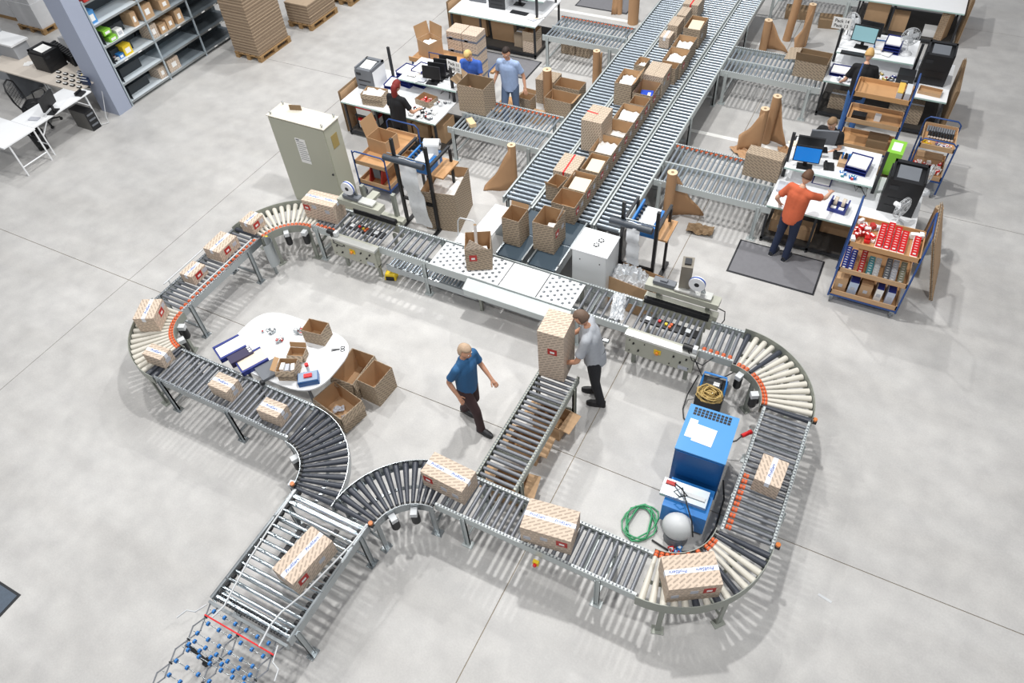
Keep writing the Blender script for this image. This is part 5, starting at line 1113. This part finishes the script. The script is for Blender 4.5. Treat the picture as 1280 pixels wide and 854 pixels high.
t = thing('office_desk', 'beige office desk with the printer and label samples at the far left', 'desk', (-14.6, 3.8, 0))
MB().bx(-1.6, 1.5, -.42, .42, .72, .75).build('tabletop', BEI, t); MB().bx(-1.0, -.97, -.35, .35, 0, .72).build('side_panel', GREY, t)
for x in (.2, .3, 1.45): MB().bx(x - .02, x + .02, -.3, -.26, 0, .72).build('leg', LGREY, t)
MB().bx(.3, 1.45, .40, .42, .2, .72).build('back_panel', DARK, t)
t = thing('counter', 'white-topped grey counter at the left edge', 'counter', (-16.2, 4.0, 0)); MB().bx(-.9, .62, -.12, .25, 0, 1.06).build('counter_body', mat('counter_grey', 'a2a5aa', .5), t); MB().bx(-.95, .66, -.16, .3, 1.06, 1.1).build('counter_top', WHITE, t)
t = thing('computer_tower', 'black computer tower on the floor beside the grey column', 'computer', (-13.08, 3.24, 0), 0); MB().bx(-.25, .25, -.11, .11, 0, .42).build('tower_case', mat('tower_grey', '5b5a57', .5), t); MB().bx(.25, .262, -.11, .11, 0, .42).build('front_panel', BLACK, t); MB().bx(-.25, .26, -.11, .11, .42, .43).build('top_panel', BLACK, t)
for z in (.1, .22, .34): MB().bx(.262, .266, -.08, .08, z, z + .04).build('drive_bay', GREY, t)
t = thing('waste_bin', 'black waste bin under the white folding desk', 'bin', (-13.35, 2.25, 0)); MB().lathe([(0, .01), (.12, .01), (.15, .38), (.14, .38), (.11, .02)], n=16).build('bin_body', BLACK, t); MB().lathe([(.15, .37), (.16, .38), (.15, .39)], n=16).build('bin_rim', DARK, t)
t = thing('office_chair', 'black mesh office chair at the far left desks', 'chair', (-14.1, 2.95, 0), 2.2)
MB().box((0, 0, .46), (.48, .46, .07)).build('seat', BLACK, t)
b = MB(); b.tube([(-.2, .24, .5), (-.24, .28, .7), (-.22, .31, .95), (-.1, .33, 1.05), (.1, .33, 1.05), (.22, .31, .95), (.24, .28, .7), (.2, .24, .5), (-.2, .24, .5)], .018)
for i in range(9): b.tube([(-.2 + i * .05, .26, .55), (-.2 + i * .05, .31, 1.0)], .004, n=4)
for i in range(7): b.tube([(-.22, .27 + i * .007, .58 + i * .06), (.22, .27 + i * .007, .58 + i * .06)], .004, n=4)
b.build('backrest', BLACK, t)
for s_ in (-1, 1): MB().tube([(s_ * .24, .1, .46), (s_ * .3, .1, .62), (s_ * .3, -.15, .68), (s_ * .27, -.18, .6), (s_ * .24, -.1, .48)], .015).build('armrest', BLACK, t)
MB().cyl((0, 0, .08), (0, 0, .43), .03).build('gas_lift', DARK, t)
for k in range(5): a = k * 2 * pi / 5; l = MB().tube([(0, 0, .1), (.3 * cos(a), .3 * sin(a), .07)], .02).build('base_leg', BLACK, t); MB().cyl((.3 * cos(a) - .02, .3 * sin(a), .03), (.3 * cos(a) + .02, .3 * sin(a), .03), .03).build('castor', BLACK, l)
for i in range(4):
    for j in range(3):
        p_ = at(74 + i * 8.5, 91 + i * 2.2 + j * 6, .752); o = thing('sample_block', 'small black sample block in the rows on the beige desk', 'block', (p_.x, p_.y, .752), .1, 'sample blocks on the beige desk'); MB().bx(-.05, .05, -.03, .03, 0, .035).build('block_body', BLACK, o); MB().bx(-.05, .05, -.03, .0, .035, .038).build('block_top', WPAPER, o)
for i in range(4):
    p_ = at(104 + i * 1.6, 95 + i * 3.5, .752); t = thing('binder_box', 'small dark blue box in the row at the end of the beige desk', 'box', (p_.x, p_.y, .752), .1, 'dark blue boxes on the beige desk'); MB().bx(-.10, .10, -.035, .035, 0, .1).build('box_wall', mat('ink_blue', '22304f', .5), t); MB().bx(-.1, .1, -.035, -.02, .1, .103).build('box_lid', WPAPER, t)
for i in range(11):
    p_ = at(73 + i * 2.6, 57.5 + i * 1.7, .9); t = tag(MB().bx(-.03, .03, -.08, .08, 0, .22).build('ring_binder', BLACK, None, (p_.x - .15, p_.y, .75), .1), 'black ring binder in the row behind the printer', 'binder', 'black ring binders behind the printer')
packets('small coloured thing in the clutter beside the grey column', -13.45, 4.0, .752, 12, .35, .3, [GREYLAB, BLUE, YEL, DARK, LGREY], 71, (.09, .06, .08), stack=.04)
paper_pile('printed card lying on the beige desk', tuple(at(36, 80, .752)), 2, .05, 72)
tag(MB().box((0, 0, .01), (.22, .12, .015), rz=.3).build('desk_tablet', GREYLAB, None, tuple(at(43, 149, .746))), 'small grey tablet on the white folding desk', 'tablet')
t = thing('router_box', 'white box mounted beside the grey column above the desk', 'box', (-13.5, 4.28, .9), .1); MB().bx(-.12, .12, -.1, .1, 0, .3).build('box_wall', WHITE, t); MB().cyl((0, 0, .3), (0, 0, 2.5), .012).build('conduit', LGREY, t)
tag(MB().tube([(-13.0, 3.9, .74), (-12.95, 3.8, .5), (-12.9, 3.6, .1), (-12.75, 3.5, .02), (-12.9, 3.3, .02)], .008).build('cable', LGREY), 'white cable dropping from the beige desk', 'cable')

# pallets
def pallet(label, x, y, w=.8, d=1.2, m=PALW):
    t = thing('wooden_pallet', label, 'pallet', (x, y, 0))
    for i in range(5): MB().bx(-w / 2 + i * (w - .12) / 4, -w / 2 + .12 + i * (w - .12) / 4, -d / 2, d / 2, .122, .144).build('deck_board', m, t)
    for j in (-1, 0, 1):
        MB().bx(-w / 2, w / 2, j * (d / 2 - .06) - .05, j * (d / 2 - .06) + .05, .1, .122).build('cross_board', m, t)
        for i in (-1, 0, 1): MB().bx(i * (w / 2 - .06) - .05, i * (w / 2 - .06) + .05, j * (d / 2 - .06) - .06, j * (d / 2 - .06) + .06, .02, .1).build('block', m, t)
    for i in (-1, 0, 1): MB().bx(i * (w / 2 - .06) - .05, i * (w / 2 - .06) + .05, -d / 2, d / 2, 0, .02).build('bottom_board', m, t)
pallet('pallet under the tall stack of flat cartons', -11.63, 7.46, .82, 1.14); pallet('pallet under the low stack of flat cartons', -11.42, 9.2, .76, 1.1); pallet('pallet under the stack cut by the top edge', -11.25, 10.72, .7, 1.15); pallet('pallet under the white-wrapped goods at the top left', -18.25, 6.3, 1.0, .8)
def stack(label, x, y, w, d, z0, n, th, m, seed, jit=.012):
    R_ = random.Random(seed); t = thing('flat_carton_stack', label, 'cardboard stack', (x, y, z0))
    mm = [m, mat('stack_edge_light', 'aa967f', .85, noise=.15, scale=20), mat('stack_edge_dark', '84725f', .85, noise=.15, scale=20)]
    for i in range(n): MB().bx(-w / 2 + R_.random() * jit, w / 2 - R_.random() * jit, -d / 2 + R_.random() * jit, d / 2 - R_.random() * jit, i * th, (i + 1) * th - .0015).build('flat_carton', mm[i % 3], t)
    return t
stack('tall stack of flat brown cartons on a pallet beside the shelving', -11.64, 7.45, .78, 1.1, .144, 75, .024, FLUTE, 1)
stack('low stack of flat brown cartons on a pallet, middle one', -11.42, 9.2, .72, 1.06, .144, 20, .024, FLUTE, 2)
stack('stack of flat cartons cut by the top edge', -11.25, 10.72, .66, 1.1, .144, 16, .024, FLUTE, 3)
for s_ in ((-.13, .5), (.2, .5)): pass
t = thing('wrapped_goods', 'white-wrapped block of goods on the pallet at the top left', 'goods', (-18.25, 6.3, .144)); MB().bx(-.46, .46, -.36, .36, 0, .62).build('wrapped_block', mat('white_wrap', 'cfd0d2', .5, noise=.08, scale=10), t); MB().bx(-.4, .44, -.34, .34, .62, .95).build('wrapped_block', MATS['white_wrap'], t)
t = thing('wrapped_goods', 'white-wrapped bundle behind the other at the top left edge', 'goods', (-19.7, 6.6, 0)); MB().bx(-.45, .45, -.4, .4, .1, .9).build('wrapped_block', MATS['white_wrap'], t); MB().bx(-.45, .45, -.4, .4, 0, .1).build('base_board', PALW, t)
t = thing('stored_goods', 'dark machine with yellow parts in the shade at the top left corner', 'goods', (-17.9, 3.9, 0)); MB().bx(-1.0, .4, -.4, .6, 0, .5).build('dark_block', DARK, t); MB().ball((-.2, .1, .55), .14, n=10).ball((-.5, .2, .55), .12, n=8).build('yellow_part', YEL, t)

# shelving
sh = thing('shelving_unit', 'long zinc shelving unit beside the grey column', 'shelf', (-12.78, 4.24, 0))
UY = (0, 1.22, 2.43, 3.64)
for y in UY:
    for x in (0, -.6): MB().bx(x - .03, x, y - .015, y + .02, 0, 2.35).build('upright', SHELFM, sh)
for k in range(3):
    for zi, z in enumerate((.10, .52, .95, 1.38, 1.84, 2.3)):
        s_ = MB().bx(-.6, -.0, UY[k] + .01, UY[k + 1] - .01, z - .03, z).build('shelf_board', mat('shelf_white', 'd6dfe5', .35) if k == 0 else SHELFM if k < 2 else mat('shelf_dark', '6a7278', .4, metal=.4), sh); MB().bx(0, .006, UY[k] + .01, UY[k + 1] - .01, z - .035, z + .005).build('label_rail', STEEL, s_)
        if k == 2 or zi in (2,): 
            for q_ in (.3, .7): MB().bx(.006, .009, UY[k] + q_, UY[k] + q_ + .1, z - .03, z - .005).build('price_label', WPAPER, s_)
MB().bx(-.60, -.62, 0, 3.64, .1, 2.3).build('back_panel', mat('shelf_back', '4b5359', .5), sh)
for zi, z in enumerate((.10, .52, .95, 1.38)):
    MB().bx(-.55, -.03, .1, .106, z, z + .3).build('shelf_divider', BINM, sh); MB().bx(-.24, -.23, .12, .80, z, z + .20).build('shelf_divider', BINM, sh)
SB = [(.30, 1.41, 'x')]
for lb, y, z, w_, d_, h_, m_ in (('lime green box on the shelving, upper one', .25, 1.55, .2, .32, .1, LIME), ('lime green box on the shelving, lower one', .32, 1.38, .2, .32, .1, LIME), ('white box beside the lime green ones', .55, 1.38, .16, .25, .14, WPAPER), ('yellow box with dark spots on the shelving', .55, .95, .22, .22, .22, YEL), ('small bright blue box on the shelving', .36, .95, .13, .18, .1, BLUE), ('light blue pack on the top left shelf', .12, 1.84, .18, .2, .26, LBLUE), ('red tray on top of the shelving at the left', .25, 2.31, .4, .4, .12, RED)):
    t = thing('stored_box', lb, 'box', (-12.95, 4.24 + y, z)); MB().bx(-d_ / 2, d_ / 2 - .02, -w_ / 2, w_ / 2, 0, h_).build('box_wall', m_, t); MB().bx(d_ / 2 - .02, d_ / 2 - .017, -w_ * .3, w_ * .3, h_ * .2, h_ * .7).build('box_label', WPAPER if m_ is not WPAPER else GREYLAB, t)
packets('small grey bag in the clutter left of the blue box on the shelving', -12.95, 4.42, .95, 6, .2, .2, [GREYLAB, LGREY, DARK], 81, (.1, .06, .04))
for i, (y, z, w_, h_, pr) in enumerate(((1.38, 1.84, .3, .3, 0), (1.75, 1.84, .34, .26, 0), (2.15, 1.84, .3, .2, 0), (1.40, 1.38, .3, .3, 0), (1.9, 1.38, .26, .22, 0), (2.1, 1.62, .2, .18, 0), (1.35, .95, .22, .3, 1), (1.62, .95, .2, .2, 0), (1.85, .95, .2, .24, 0), (1.02, 1.38, .14, .3, 0), (1.5, .10, .34, .28, 1), (1.12, .10, .2, .24, 1), (2.15, .95, .2, .3, 0))):
    nm = ('leftmost on the upper shelf', 'middle one on the upper shelf', 'right one on the upper shelf', 'tall one at the left of the second shelf', 'one with open flaps on the second shelf', 'one stacked high on the second shelf', 'printed one left on the third shelf', 'small one with white labels on the third shelf', 'second small one on the third shelf', 'one in the left bay on the second shelf', 'printed one on the lowest shelf', 'printed one behind the left upright at the bottom', 'rightmost on the third shelf')[i]
    t = thing('stored_carton', 'brown carton on the shelving, ' + nm, 'box', (-13.0, 4.24 + y, z)); MB().bx(-.2, .15, -w_ / 2, w_ / 2, 0, h_).build('carton_wall', PRINT if pr else KRAFT, t); MB().bx(.15, .153, -w_ * .2, w_ * .2, h_ * .3, h_ * .7).build('shipping_label', WPAPER, t)
# ================================================================= PEOPLE
def skin_mesh(chains, name, m, sub=1):
    """chains: list of [(point, radius), ...]; equal points are welded, first point is the root"""
    verts = []; idx = {}; edges = []; rad = []
    for ch in chains:
        prev = None
        for p, r in ch:
            k = tuple(round(c, 4) for c in p)
            if k not in idx: idx[k] = len(verts); verts.append(p); rad.append(r)
            i = idx[k]
            if prev is not None and prev != i: edges.append((prev, i))
            prev = i
    me = bpy.data.meshes.new(name); me.from_pydata([tuple(v) for v in verts], edges, [])
    o = bpy.data.objects.new(name, me); COL.objects.link(o)
    md = o.modifiers.new('s', 'SKIN'); md.use_smooth_shade = True
    sv = me.skin_vertices[0].data
    for i, r in enumerate(rad):
        sv[i].radius = (r, r) if not isinstance(r, tuple) else r; sv[i].use_root = (i == 0)
    sb = o.modifiers.new('u', 'SUBSURF'); sb.levels = sub; sb.render_levels = sub
    dg = bpy.context.evaluated_depsgraph_get(); out = bpy.data.meshes.new_from_object(o.evaluated_get(dg))
    bpy.data.objects.remove(o); out.materials.clear(); out.materials.append(m)
    for p in out.polygons: p.use_smooth = True; p.material_index = 0
    return out
def cloth_mesh(chains, name, m, voxel):
    b = MB()
    for ch in chains:
        for (p, r), (q, w) in zip(ch, ch[1:]):
            if (Vector(p) - Vector(q)).length > .004: b.cyl(p, q, r, w, n=14)
        for p, r in ch[1:-1]: b.ball(p, r, n=14)
        b.ball(ch[0][0], ch[0][1] * .98, n=14)
    o = b.build(name, m); rm = o.modifiers.new('r', 'REMESH'); rm.mode = 'VOXEL'; rm.voxel_size = voxel; rm.use_smooth_shade = True
    sm = o.modifiers.new('m', 'SMOOTH'); sm.factor = .5; sm.iterations = 5
    dg = bpy.context.evaluated_depsgraph_get(); out = bpy.data.meshes.new_from_object(o.evaluated_get(dg)); bpy.data.objects.remove(o)
    out.materials.clear(); out.materials.append(m)
    return out
def lerp(a, b, t): return tuple(a[i] + (b[i] - a[i]) * t for i in range(3))
def person(label, x, y, face, height=1.7, shirt='444444', trousers='222222', hair='3a2a1e', longhair=False, lean=0.0, head=0.25, J={}, skin=None, shoes='1b1b1d', bulk=1.0, vest=None, soles=None):
    t = thing('person', label, 'person', (x, y, 0), radians(face)); s = height / 1.75; sk = skin or SKIN
    P_ = dict(pel=(0, 0, .95), spi=(0, .01, 1.12), che=(0, .0, 1.32), nec=(0, -.015, 1.47), hb=(0, .0, 1.55),
              shR=(.18, 0, 1.41), elR=(.23, -.02, 1.13), wrR=(.24, .12, .90), shL=(-.18, 0, 1.41), elL=(-.23, -.02, 1.13), wrL=(-.24, .12, .90),
              hiR=(.09, 0, .90), knR=(.10, .02, .50), anR=(.10, -.02, .09), hiL=(-.09, 0, .90), knL=(-.10, .02, .50), anL=(-.10, -.02, .09))
    up = ('spi', 'che', 'nec', 'hb', 'shR', 'shL')
    for k in up:
        a = -lean * min(1, (P_[k][2] - .95) / .3); c = P_[k]; dz = c[2] - .95
        P_[k] = (c[0], c[1] + dz * sin(-a), .95 + dz * cos(a))
    P_.update(J); P_ = {k: tuple(c * s for c in v) for k, v in P_.items()}
    B = bulk * s
    # hands: palm and five fingers
    chains = [[(P_['pel'], .105 * B), (P_['spi'], .095 * B), (P_['che'], .098 * B), (P_['nec'], .052 * s), (P_['hb'], .052 * s)]]
    for S_ in 'RL':
        sg = 1 if S_ == 'R' else -1
        sh, el, wr = P_['sh' + S_], P_['el' + S_], P_['wr' + S_]
        d = (Vector(wr) - Vector(el)).normalized(); pm = tuple(Vector(wr) + d * .055 * s)
        side = d.cross(Vector((0, 0, 1))); side = side.normalized() if side.length > .1 else Vector((1, 0, 0)); nrm = side.cross(d).normalized()
        chains.append([(P_['che'], .098 * B), (sh, .044 * B), (lerp(sh, el, .5), .044 * B), (el, .040 * s), (lerp(el, wr, .4), .037 * s), (wr, .025 * s), (pm, (.034 * s, .018 * s))])
        for q, (off, ln) in enumerate(((-.028, .068), (-.010, .078), (.010, .074), (.028, .060))):
            b0 = Vector(pm) + d * .025 * s + side * off * s; m1 = b0 + d * ln * .5 * s; tip = m1 + (d * .8 - nrm * .6 * .8) * ln * .5 * s
            chains.append([(pm, (.034 * s, .018 * s)), (tuple(b0), .0098 * s), (tuple(m1), .009 * s), (tuple(tip), .0075 * s)])
        th = Vector(wr) + d * .03 * s - side * .025 * s * sg
        chains.append([(wr, .025 * s), (tuple(th), .013 * s), (tuple(th + (d * .6 - side * .6 * sg) * .04 * s), .011 * s), (tuple(th + (d * 1.2 - side * .8 * sg) * .055 * s), .009 * s)])
        hi, kn, an = P_['hi' + S_], P_['kn' + S_], P_['an' + S_]
        chains.append([(P_['pel'], .105 * B), (hi, .080 * B), (lerp(hi, kn, .5), .074 * B), (kn, .054 * s), (lerp(kn, an, .35), .053 * s), (an, .028 * s), (tuple(Vector(an) + Vector((0, .10 * s, -.05 * s))), .024 * s)])
    me = skin_mesh(chains, 'body', sk, 1)
    bm = bmesh.new(); bm.from_mesh(me)
    # head with face, joined to the body mesh
    hc = Vector(P_['hb']) + Vector((0, .02 * s + .07 * sin(head) * s, .085 * s)); R_ = Matrix.Translation(hc) @ Matrix.Rotation(-head, 4, 'X')
    hm = bmesh.ops.create_uvsphere(bm, u_segments=18, v_segments=14, radius=1)['verts']
    for v in hm:
        c = v.co; jaw = max(0, -c.z); w = 1 - .28 * jaw
        q = Vector((c.x * .074 * w, c.y * .092 * (1 - .12 * jaw) + .012 * jaw, c.z * .115))
        if c.y > .55 and abs(c.x) < .3:
            q.y += .020 * max(0, 1 - abs(c.x) / .3) * max(0, 1 - abs(c.z + .12) / .3)      # nose
        if c.y > .5 and abs(c.z - .12) < .2 and .22 < abs(c.x) < .6: q.y -= .006           # eye sockets
        if abs(c.x) > .93 and abs(c.z) < .3: q.x += math.copysign(.012, c.x)               # ears
        v.co = R_ @ (q * s)
    for f in bm.faces: f.smooth = True
    bm.to_mesh(me); bm.free(); put(me, 'body', t)
    eye = MB().ball((0, 0, 0), .0105 * s, n=8, sc=(1.2, .6, .8)).ball((0, .004 * s, 0), .006 * s, n=6, m=1)
    em = eye.mesh('eye', [WPAPER, BLACK])
    for sg in (-1, 1): put(em, 'eye', t, R_ @ (Vector((sg * .030, .079, .014)) * s), rot=(-head, 0, 0))
    mo = MB().box((0, 0, 0), (.042 * s, .008 * s, .010 * s)).build('mouth', mat('lips', '9c5a50', .5), t, R_ @ (Vector((0, .080, -.055)) * s)); mo.rotation_euler = (-head, 0, 0)
    # hair: shell over the crown and the back
    hb = bmesh.new(); hv = bmesh.ops.create_uvsphere(hb, u_segments=20, v_segments=16, radius=1)['verts']; rr = random.Random(int(x * 77))
    kill = []
    for v in hv:
        c = v.co.copy(); front = c.y > .15
        lim = .42 if front else -.35
        if c.z < lim - (.0 if longhair else .0): kill.append(v); continue
        w = 1 + rr.random() * .05
        v.co = R_ @ (Vector((c.x * .083 * w, c.y * .101 * w - .004, c.z * .126 * w + .002)) * s)
    bmesh.ops.delete(hb, geom=kill, context='VERTS')
    HM = mat('hair_' + hair, hair, .7, noise=.25, scale=60)
    hme = bpy.data.meshes.new('hair'); hb.to_mesh(hme); hb.free(); hme.materials.append(HM)
    for p in hme.polygons: p.use_smooth = True
    ho = put(hme, 'hair', t); sd = ho.modifiers.new('thick', 'SOLIDIFY'); sd.thickness = .012 * s; sd.offset = -.5
    if longhair:
        lc = [[(tuple(R_ @ (Vector((0, -.05, .05)) * s)), .075 * s), (tuple(R_ @ (Vector((0, -.085, -.06)) * s)), .07 * s), (tuple(hc + Vector((0, -.10, -.2)) * s), .06 * s), (tuple(hc + Vector((.01, -.11, -.30)) * s), .03 * s)]]
        put(skin_mesh(lc, 'long_hair', HM, 2), 'long_hair', t)
    # shirt
    o_ = .016 * s; F = fab('shirt_' + shirt, shirt)
    low = tuple(Vector(P_['pel']) + Vector((0, -.005, -.13 * s)))
    ch = [[(P_['che'], .122 * B + o_), (P_['spi'], .112 * B + o_), (tuple(Vector(P_['pel']) + Vector((0, 0, .02))), .122 * B + o_), (low, .130 * B + o_)], [(P_['che'], .120 * B + o_), (lerp(P_['che'], P_['nec'], .6), .098 * B), (lerp(P_['che'], P_['nec'], .95), .062 * B)], [(P_['shR'], .048 * B + o_), (lerp(P_['che'], P_['nec'], .5), .085 * B), (P_['shL'], .048 * B + o_)]] + [[(tuple(Vector(P_['che']) + Vector((g_ * .07 * s, 0, 0))), .105 * B + o_), (tuple(Vector(P_['pel']) + Vector((g_ * .055 * s, 0, -.08 * s))), .105 * B + o_)] for g_ in (-1, 1)]
    for S_ in 'RL':
        sh, el = P_['sh' + S_], P_['el' + S_]
        ch.append([(sh, .050 * B + o_), (lerp(sh, el, .45), .045 * B + o_), (lerp(sh, el, .72), .050 * B + o_)])
    put(cloth_mesh(ch, 'shirt', F, .013), 'shirt', t)
    if vest: MB().box(tuple(Vector(P_['spi']) + Vector((0, .13 * s, -.02))), (.26 * s, .02, .42 * s)).build('apron', fab('apron_' + vest, vest), t)
    G = fab('trousers_' + trousers, trousers)
    ch = [[(P_['pel'], .120 * B + o_ * .6), (tuple(Vector(P_['pel']) + Vector((0, 0, .12 * s))), .112 * B + o_ * .6)]]
    for S_ in 'RL':
        hi, kn, an = P_['hi' + S_], P_['kn' + S_], P_['an' + S_]
        ch.append([(P_['pel'], .112 * B + o_ * .6), (hi, .086 * B + o_ * .8), (lerp(hi, kn, .5), .068 * B + o_), (kn, .052 * s + o_), (lerp(kn, an, .5), .047 * s + o_), (lerp(kn, an, 1.0), .046 * s + o_), (tuple(Vector(an) + Vector((0, .01, -.04 * s))), .044 * s + o_)])
    put(cloth_mesh(ch, 'trousers', G, .013), 'trousers', t)
    SH = mat('shoe_' + shoes, shoes, .5)
    for S_ in 'RL':
        an = Vector(P_['an' + S_]); b = MB(); z0 = an.z - .085 * s
        prof = [(-.07, .032), (-.05, .042), (.0, .043), (.08, .047), (.14, .045), (.18, .036), (.20, .015)]
        vs = []
        for yy, w in prof:
            hgt = .085 if yy < .02 else (.085 - (yy - .02) * .25)
            for a in range(7): q = pi * a / 6; vs.append((an.x + w * cos(q) * s, an.y + yy * s, z0 + .018 * s + hgt * sin(q) ** .7 * s if 0 < a < 6 else z0 + .018 * s))
        fs = [(i * 7 + k, i * 7 + k + 1, (i + 1) * 7 + k + 1, (i + 1) * 7 + k) for i in range(6) for k in range(6)] + [tuple(range(7)), tuple(range(42, 49))[::-1]]
        b.add(vs, fs, 0, True); so = b.build('shoe', SH, t); MB().cyl((an.x, an.y + .005, z0 + .05 * s), (an.x, an.y, an.z + .07 * s), .047 * s, .050 * s, n=12).build('sock', mat('dark_sock', '1e1e22', .8), t)
        MB().prism([(an.x + w * s, an.y + yy * s) for yy, w in prof] + [(an.x - w * s, an.y + yy * s) for yy, w in prof[::-1]], z0, z0 + .02 * s).build('sole', mat('sole_' + (soles or '2a2a2c'), soles or '2a2a2c', .7), so)
    return t
TS = mat('skin_pale', 'd3a58a', .55, noise=.05)
# the woman in orange reaches over the shelf with her right arm
person('woman with short brown hair in an orange shirt and dark jeans, reaching over the shelf', 1.52, 4.98, -22, 1.66, 'c4603f', '1f2a44', '5b3f2c', lean=.12, head=.55, bulk=1.0,
       J=dict(elR=(.30, .32, 1.27), wrR=(.24, .60, 1.20), elL=(-.34, -.02, 1.12), wrL=(-.36, .14, .93), anL=(-.14, -.05, .09), knL=(-.12, 0, .5)), skin=TS, shoes='3b4048', soles='c9c9c9')
person('red-haired woman in black clothes packing at the left bench', -5.86, 4.94, -5, 1.62, '17171b', '141418', '7a231f', longhair=True, lean=.12, head=.5, bulk=.95,
       J=dict(elR=(.30, .12, 1.12), wrR=(.26, .36, 1.05), elL=(-.25, .08, 1.1), wrL=(-.20, .30, .98)), skin=TS)
person('man in a grey shirt and dark trousers holding a tall carton on the spur conveyor', -.16, 1.02, 105, 1.78, 'a9adb3', '1c1d22', '6a5648', lean=.22, head=.55, bulk=1.08,
       J=dict(elR=(.24, .22, 1.14), wrR=(.16, .42, 1.02), elL=(-.26, .20, 1.06), wrL=(-.14, .44, .86), anL=(-.12, -.12, .09), knL=(-.11, -.03, .5)))
person('man walking inside the loop in a blue shirt and dark brown trousers', -1.52, -.08, 262, 1.70, '2d5f8c', '3c2a2c', 'b99f86', lean=.05, head=.2, bulk=.95,
       J=dict(anR=(.07, .20, .09), knR=(.09, .18, .50), anL=(-.07, -.20, .12), knL=(-.09, .02, .50), elR=(.24, -.1, 1.14), wrR=(.24, .04, .92), elL=(-.24, .08, 1.14), wrL=(-.22, .26, .96)), shoes='26262a')
person('blond person in a royal blue shirt leaning over the open carton', -5.2, 6.78, 190, 1.66, '3a62b8', '33476f', 'd8b878', lean=.35, head=.7,
       J=dict(elR=(.22, .22, 1.12), wrR=(.10, .42, 1.06), elL=(-.22, .22, 1.12), wrL=(-.10, .42, 1.06)), skin=TS)
person('man in a light blue shirt and jeans walking between the left branches', -4.42, 6.82, 185, 1.72, '9fb4d8', '5b6e8c', '2d211c', lean=.1, head=.3,
       J=dict(anR=(.08, .12, .09), knR=(.10, .14, .50), anL=(-.08, -.16, .10), knL=(-.10, 0, .50), wrR=(.34, .06, .92), wrL=(-.34, .04, .92), elR=(.28, -.04, 1.13), elL=(-.28, -.04, 1.13)))
person('blonde woman in a black T-shirt and blue jeans at the bench with the pale screen', 1.78, 9.02, 4, 1.64, '141417', '3d67a0', 'c9a368', lean=.2, head=.5,
       J=dict(elR=(.28, .16, 1.1), wrR=(.24, .4, 1.0), elL=(-.30, .1, 1.08), wrL=(-.34, .34, .92)), skin=TS)
person('young man in a black T-shirt leaning over the shelf beside the blue screen', 1.66, 6.98, 165, 1.62, '131316', '2a3550', '8a6f52', lean=.3, head=.5,
       J=dict(elR=(.30, .12, 1.15), wrR=(.16, .38, 1.13), elL=(-.26, .22, 1.18), wrL=(-.12, .44, 1.14)), skin=TS)
# the carton being lifted
hc_ = carton('tall sealed carton held upright on the spur by the man in grey', -.62, .80, ZR + .002, .36, .42, .90, 4, None, ('-y', .02), None, m=PRINT)
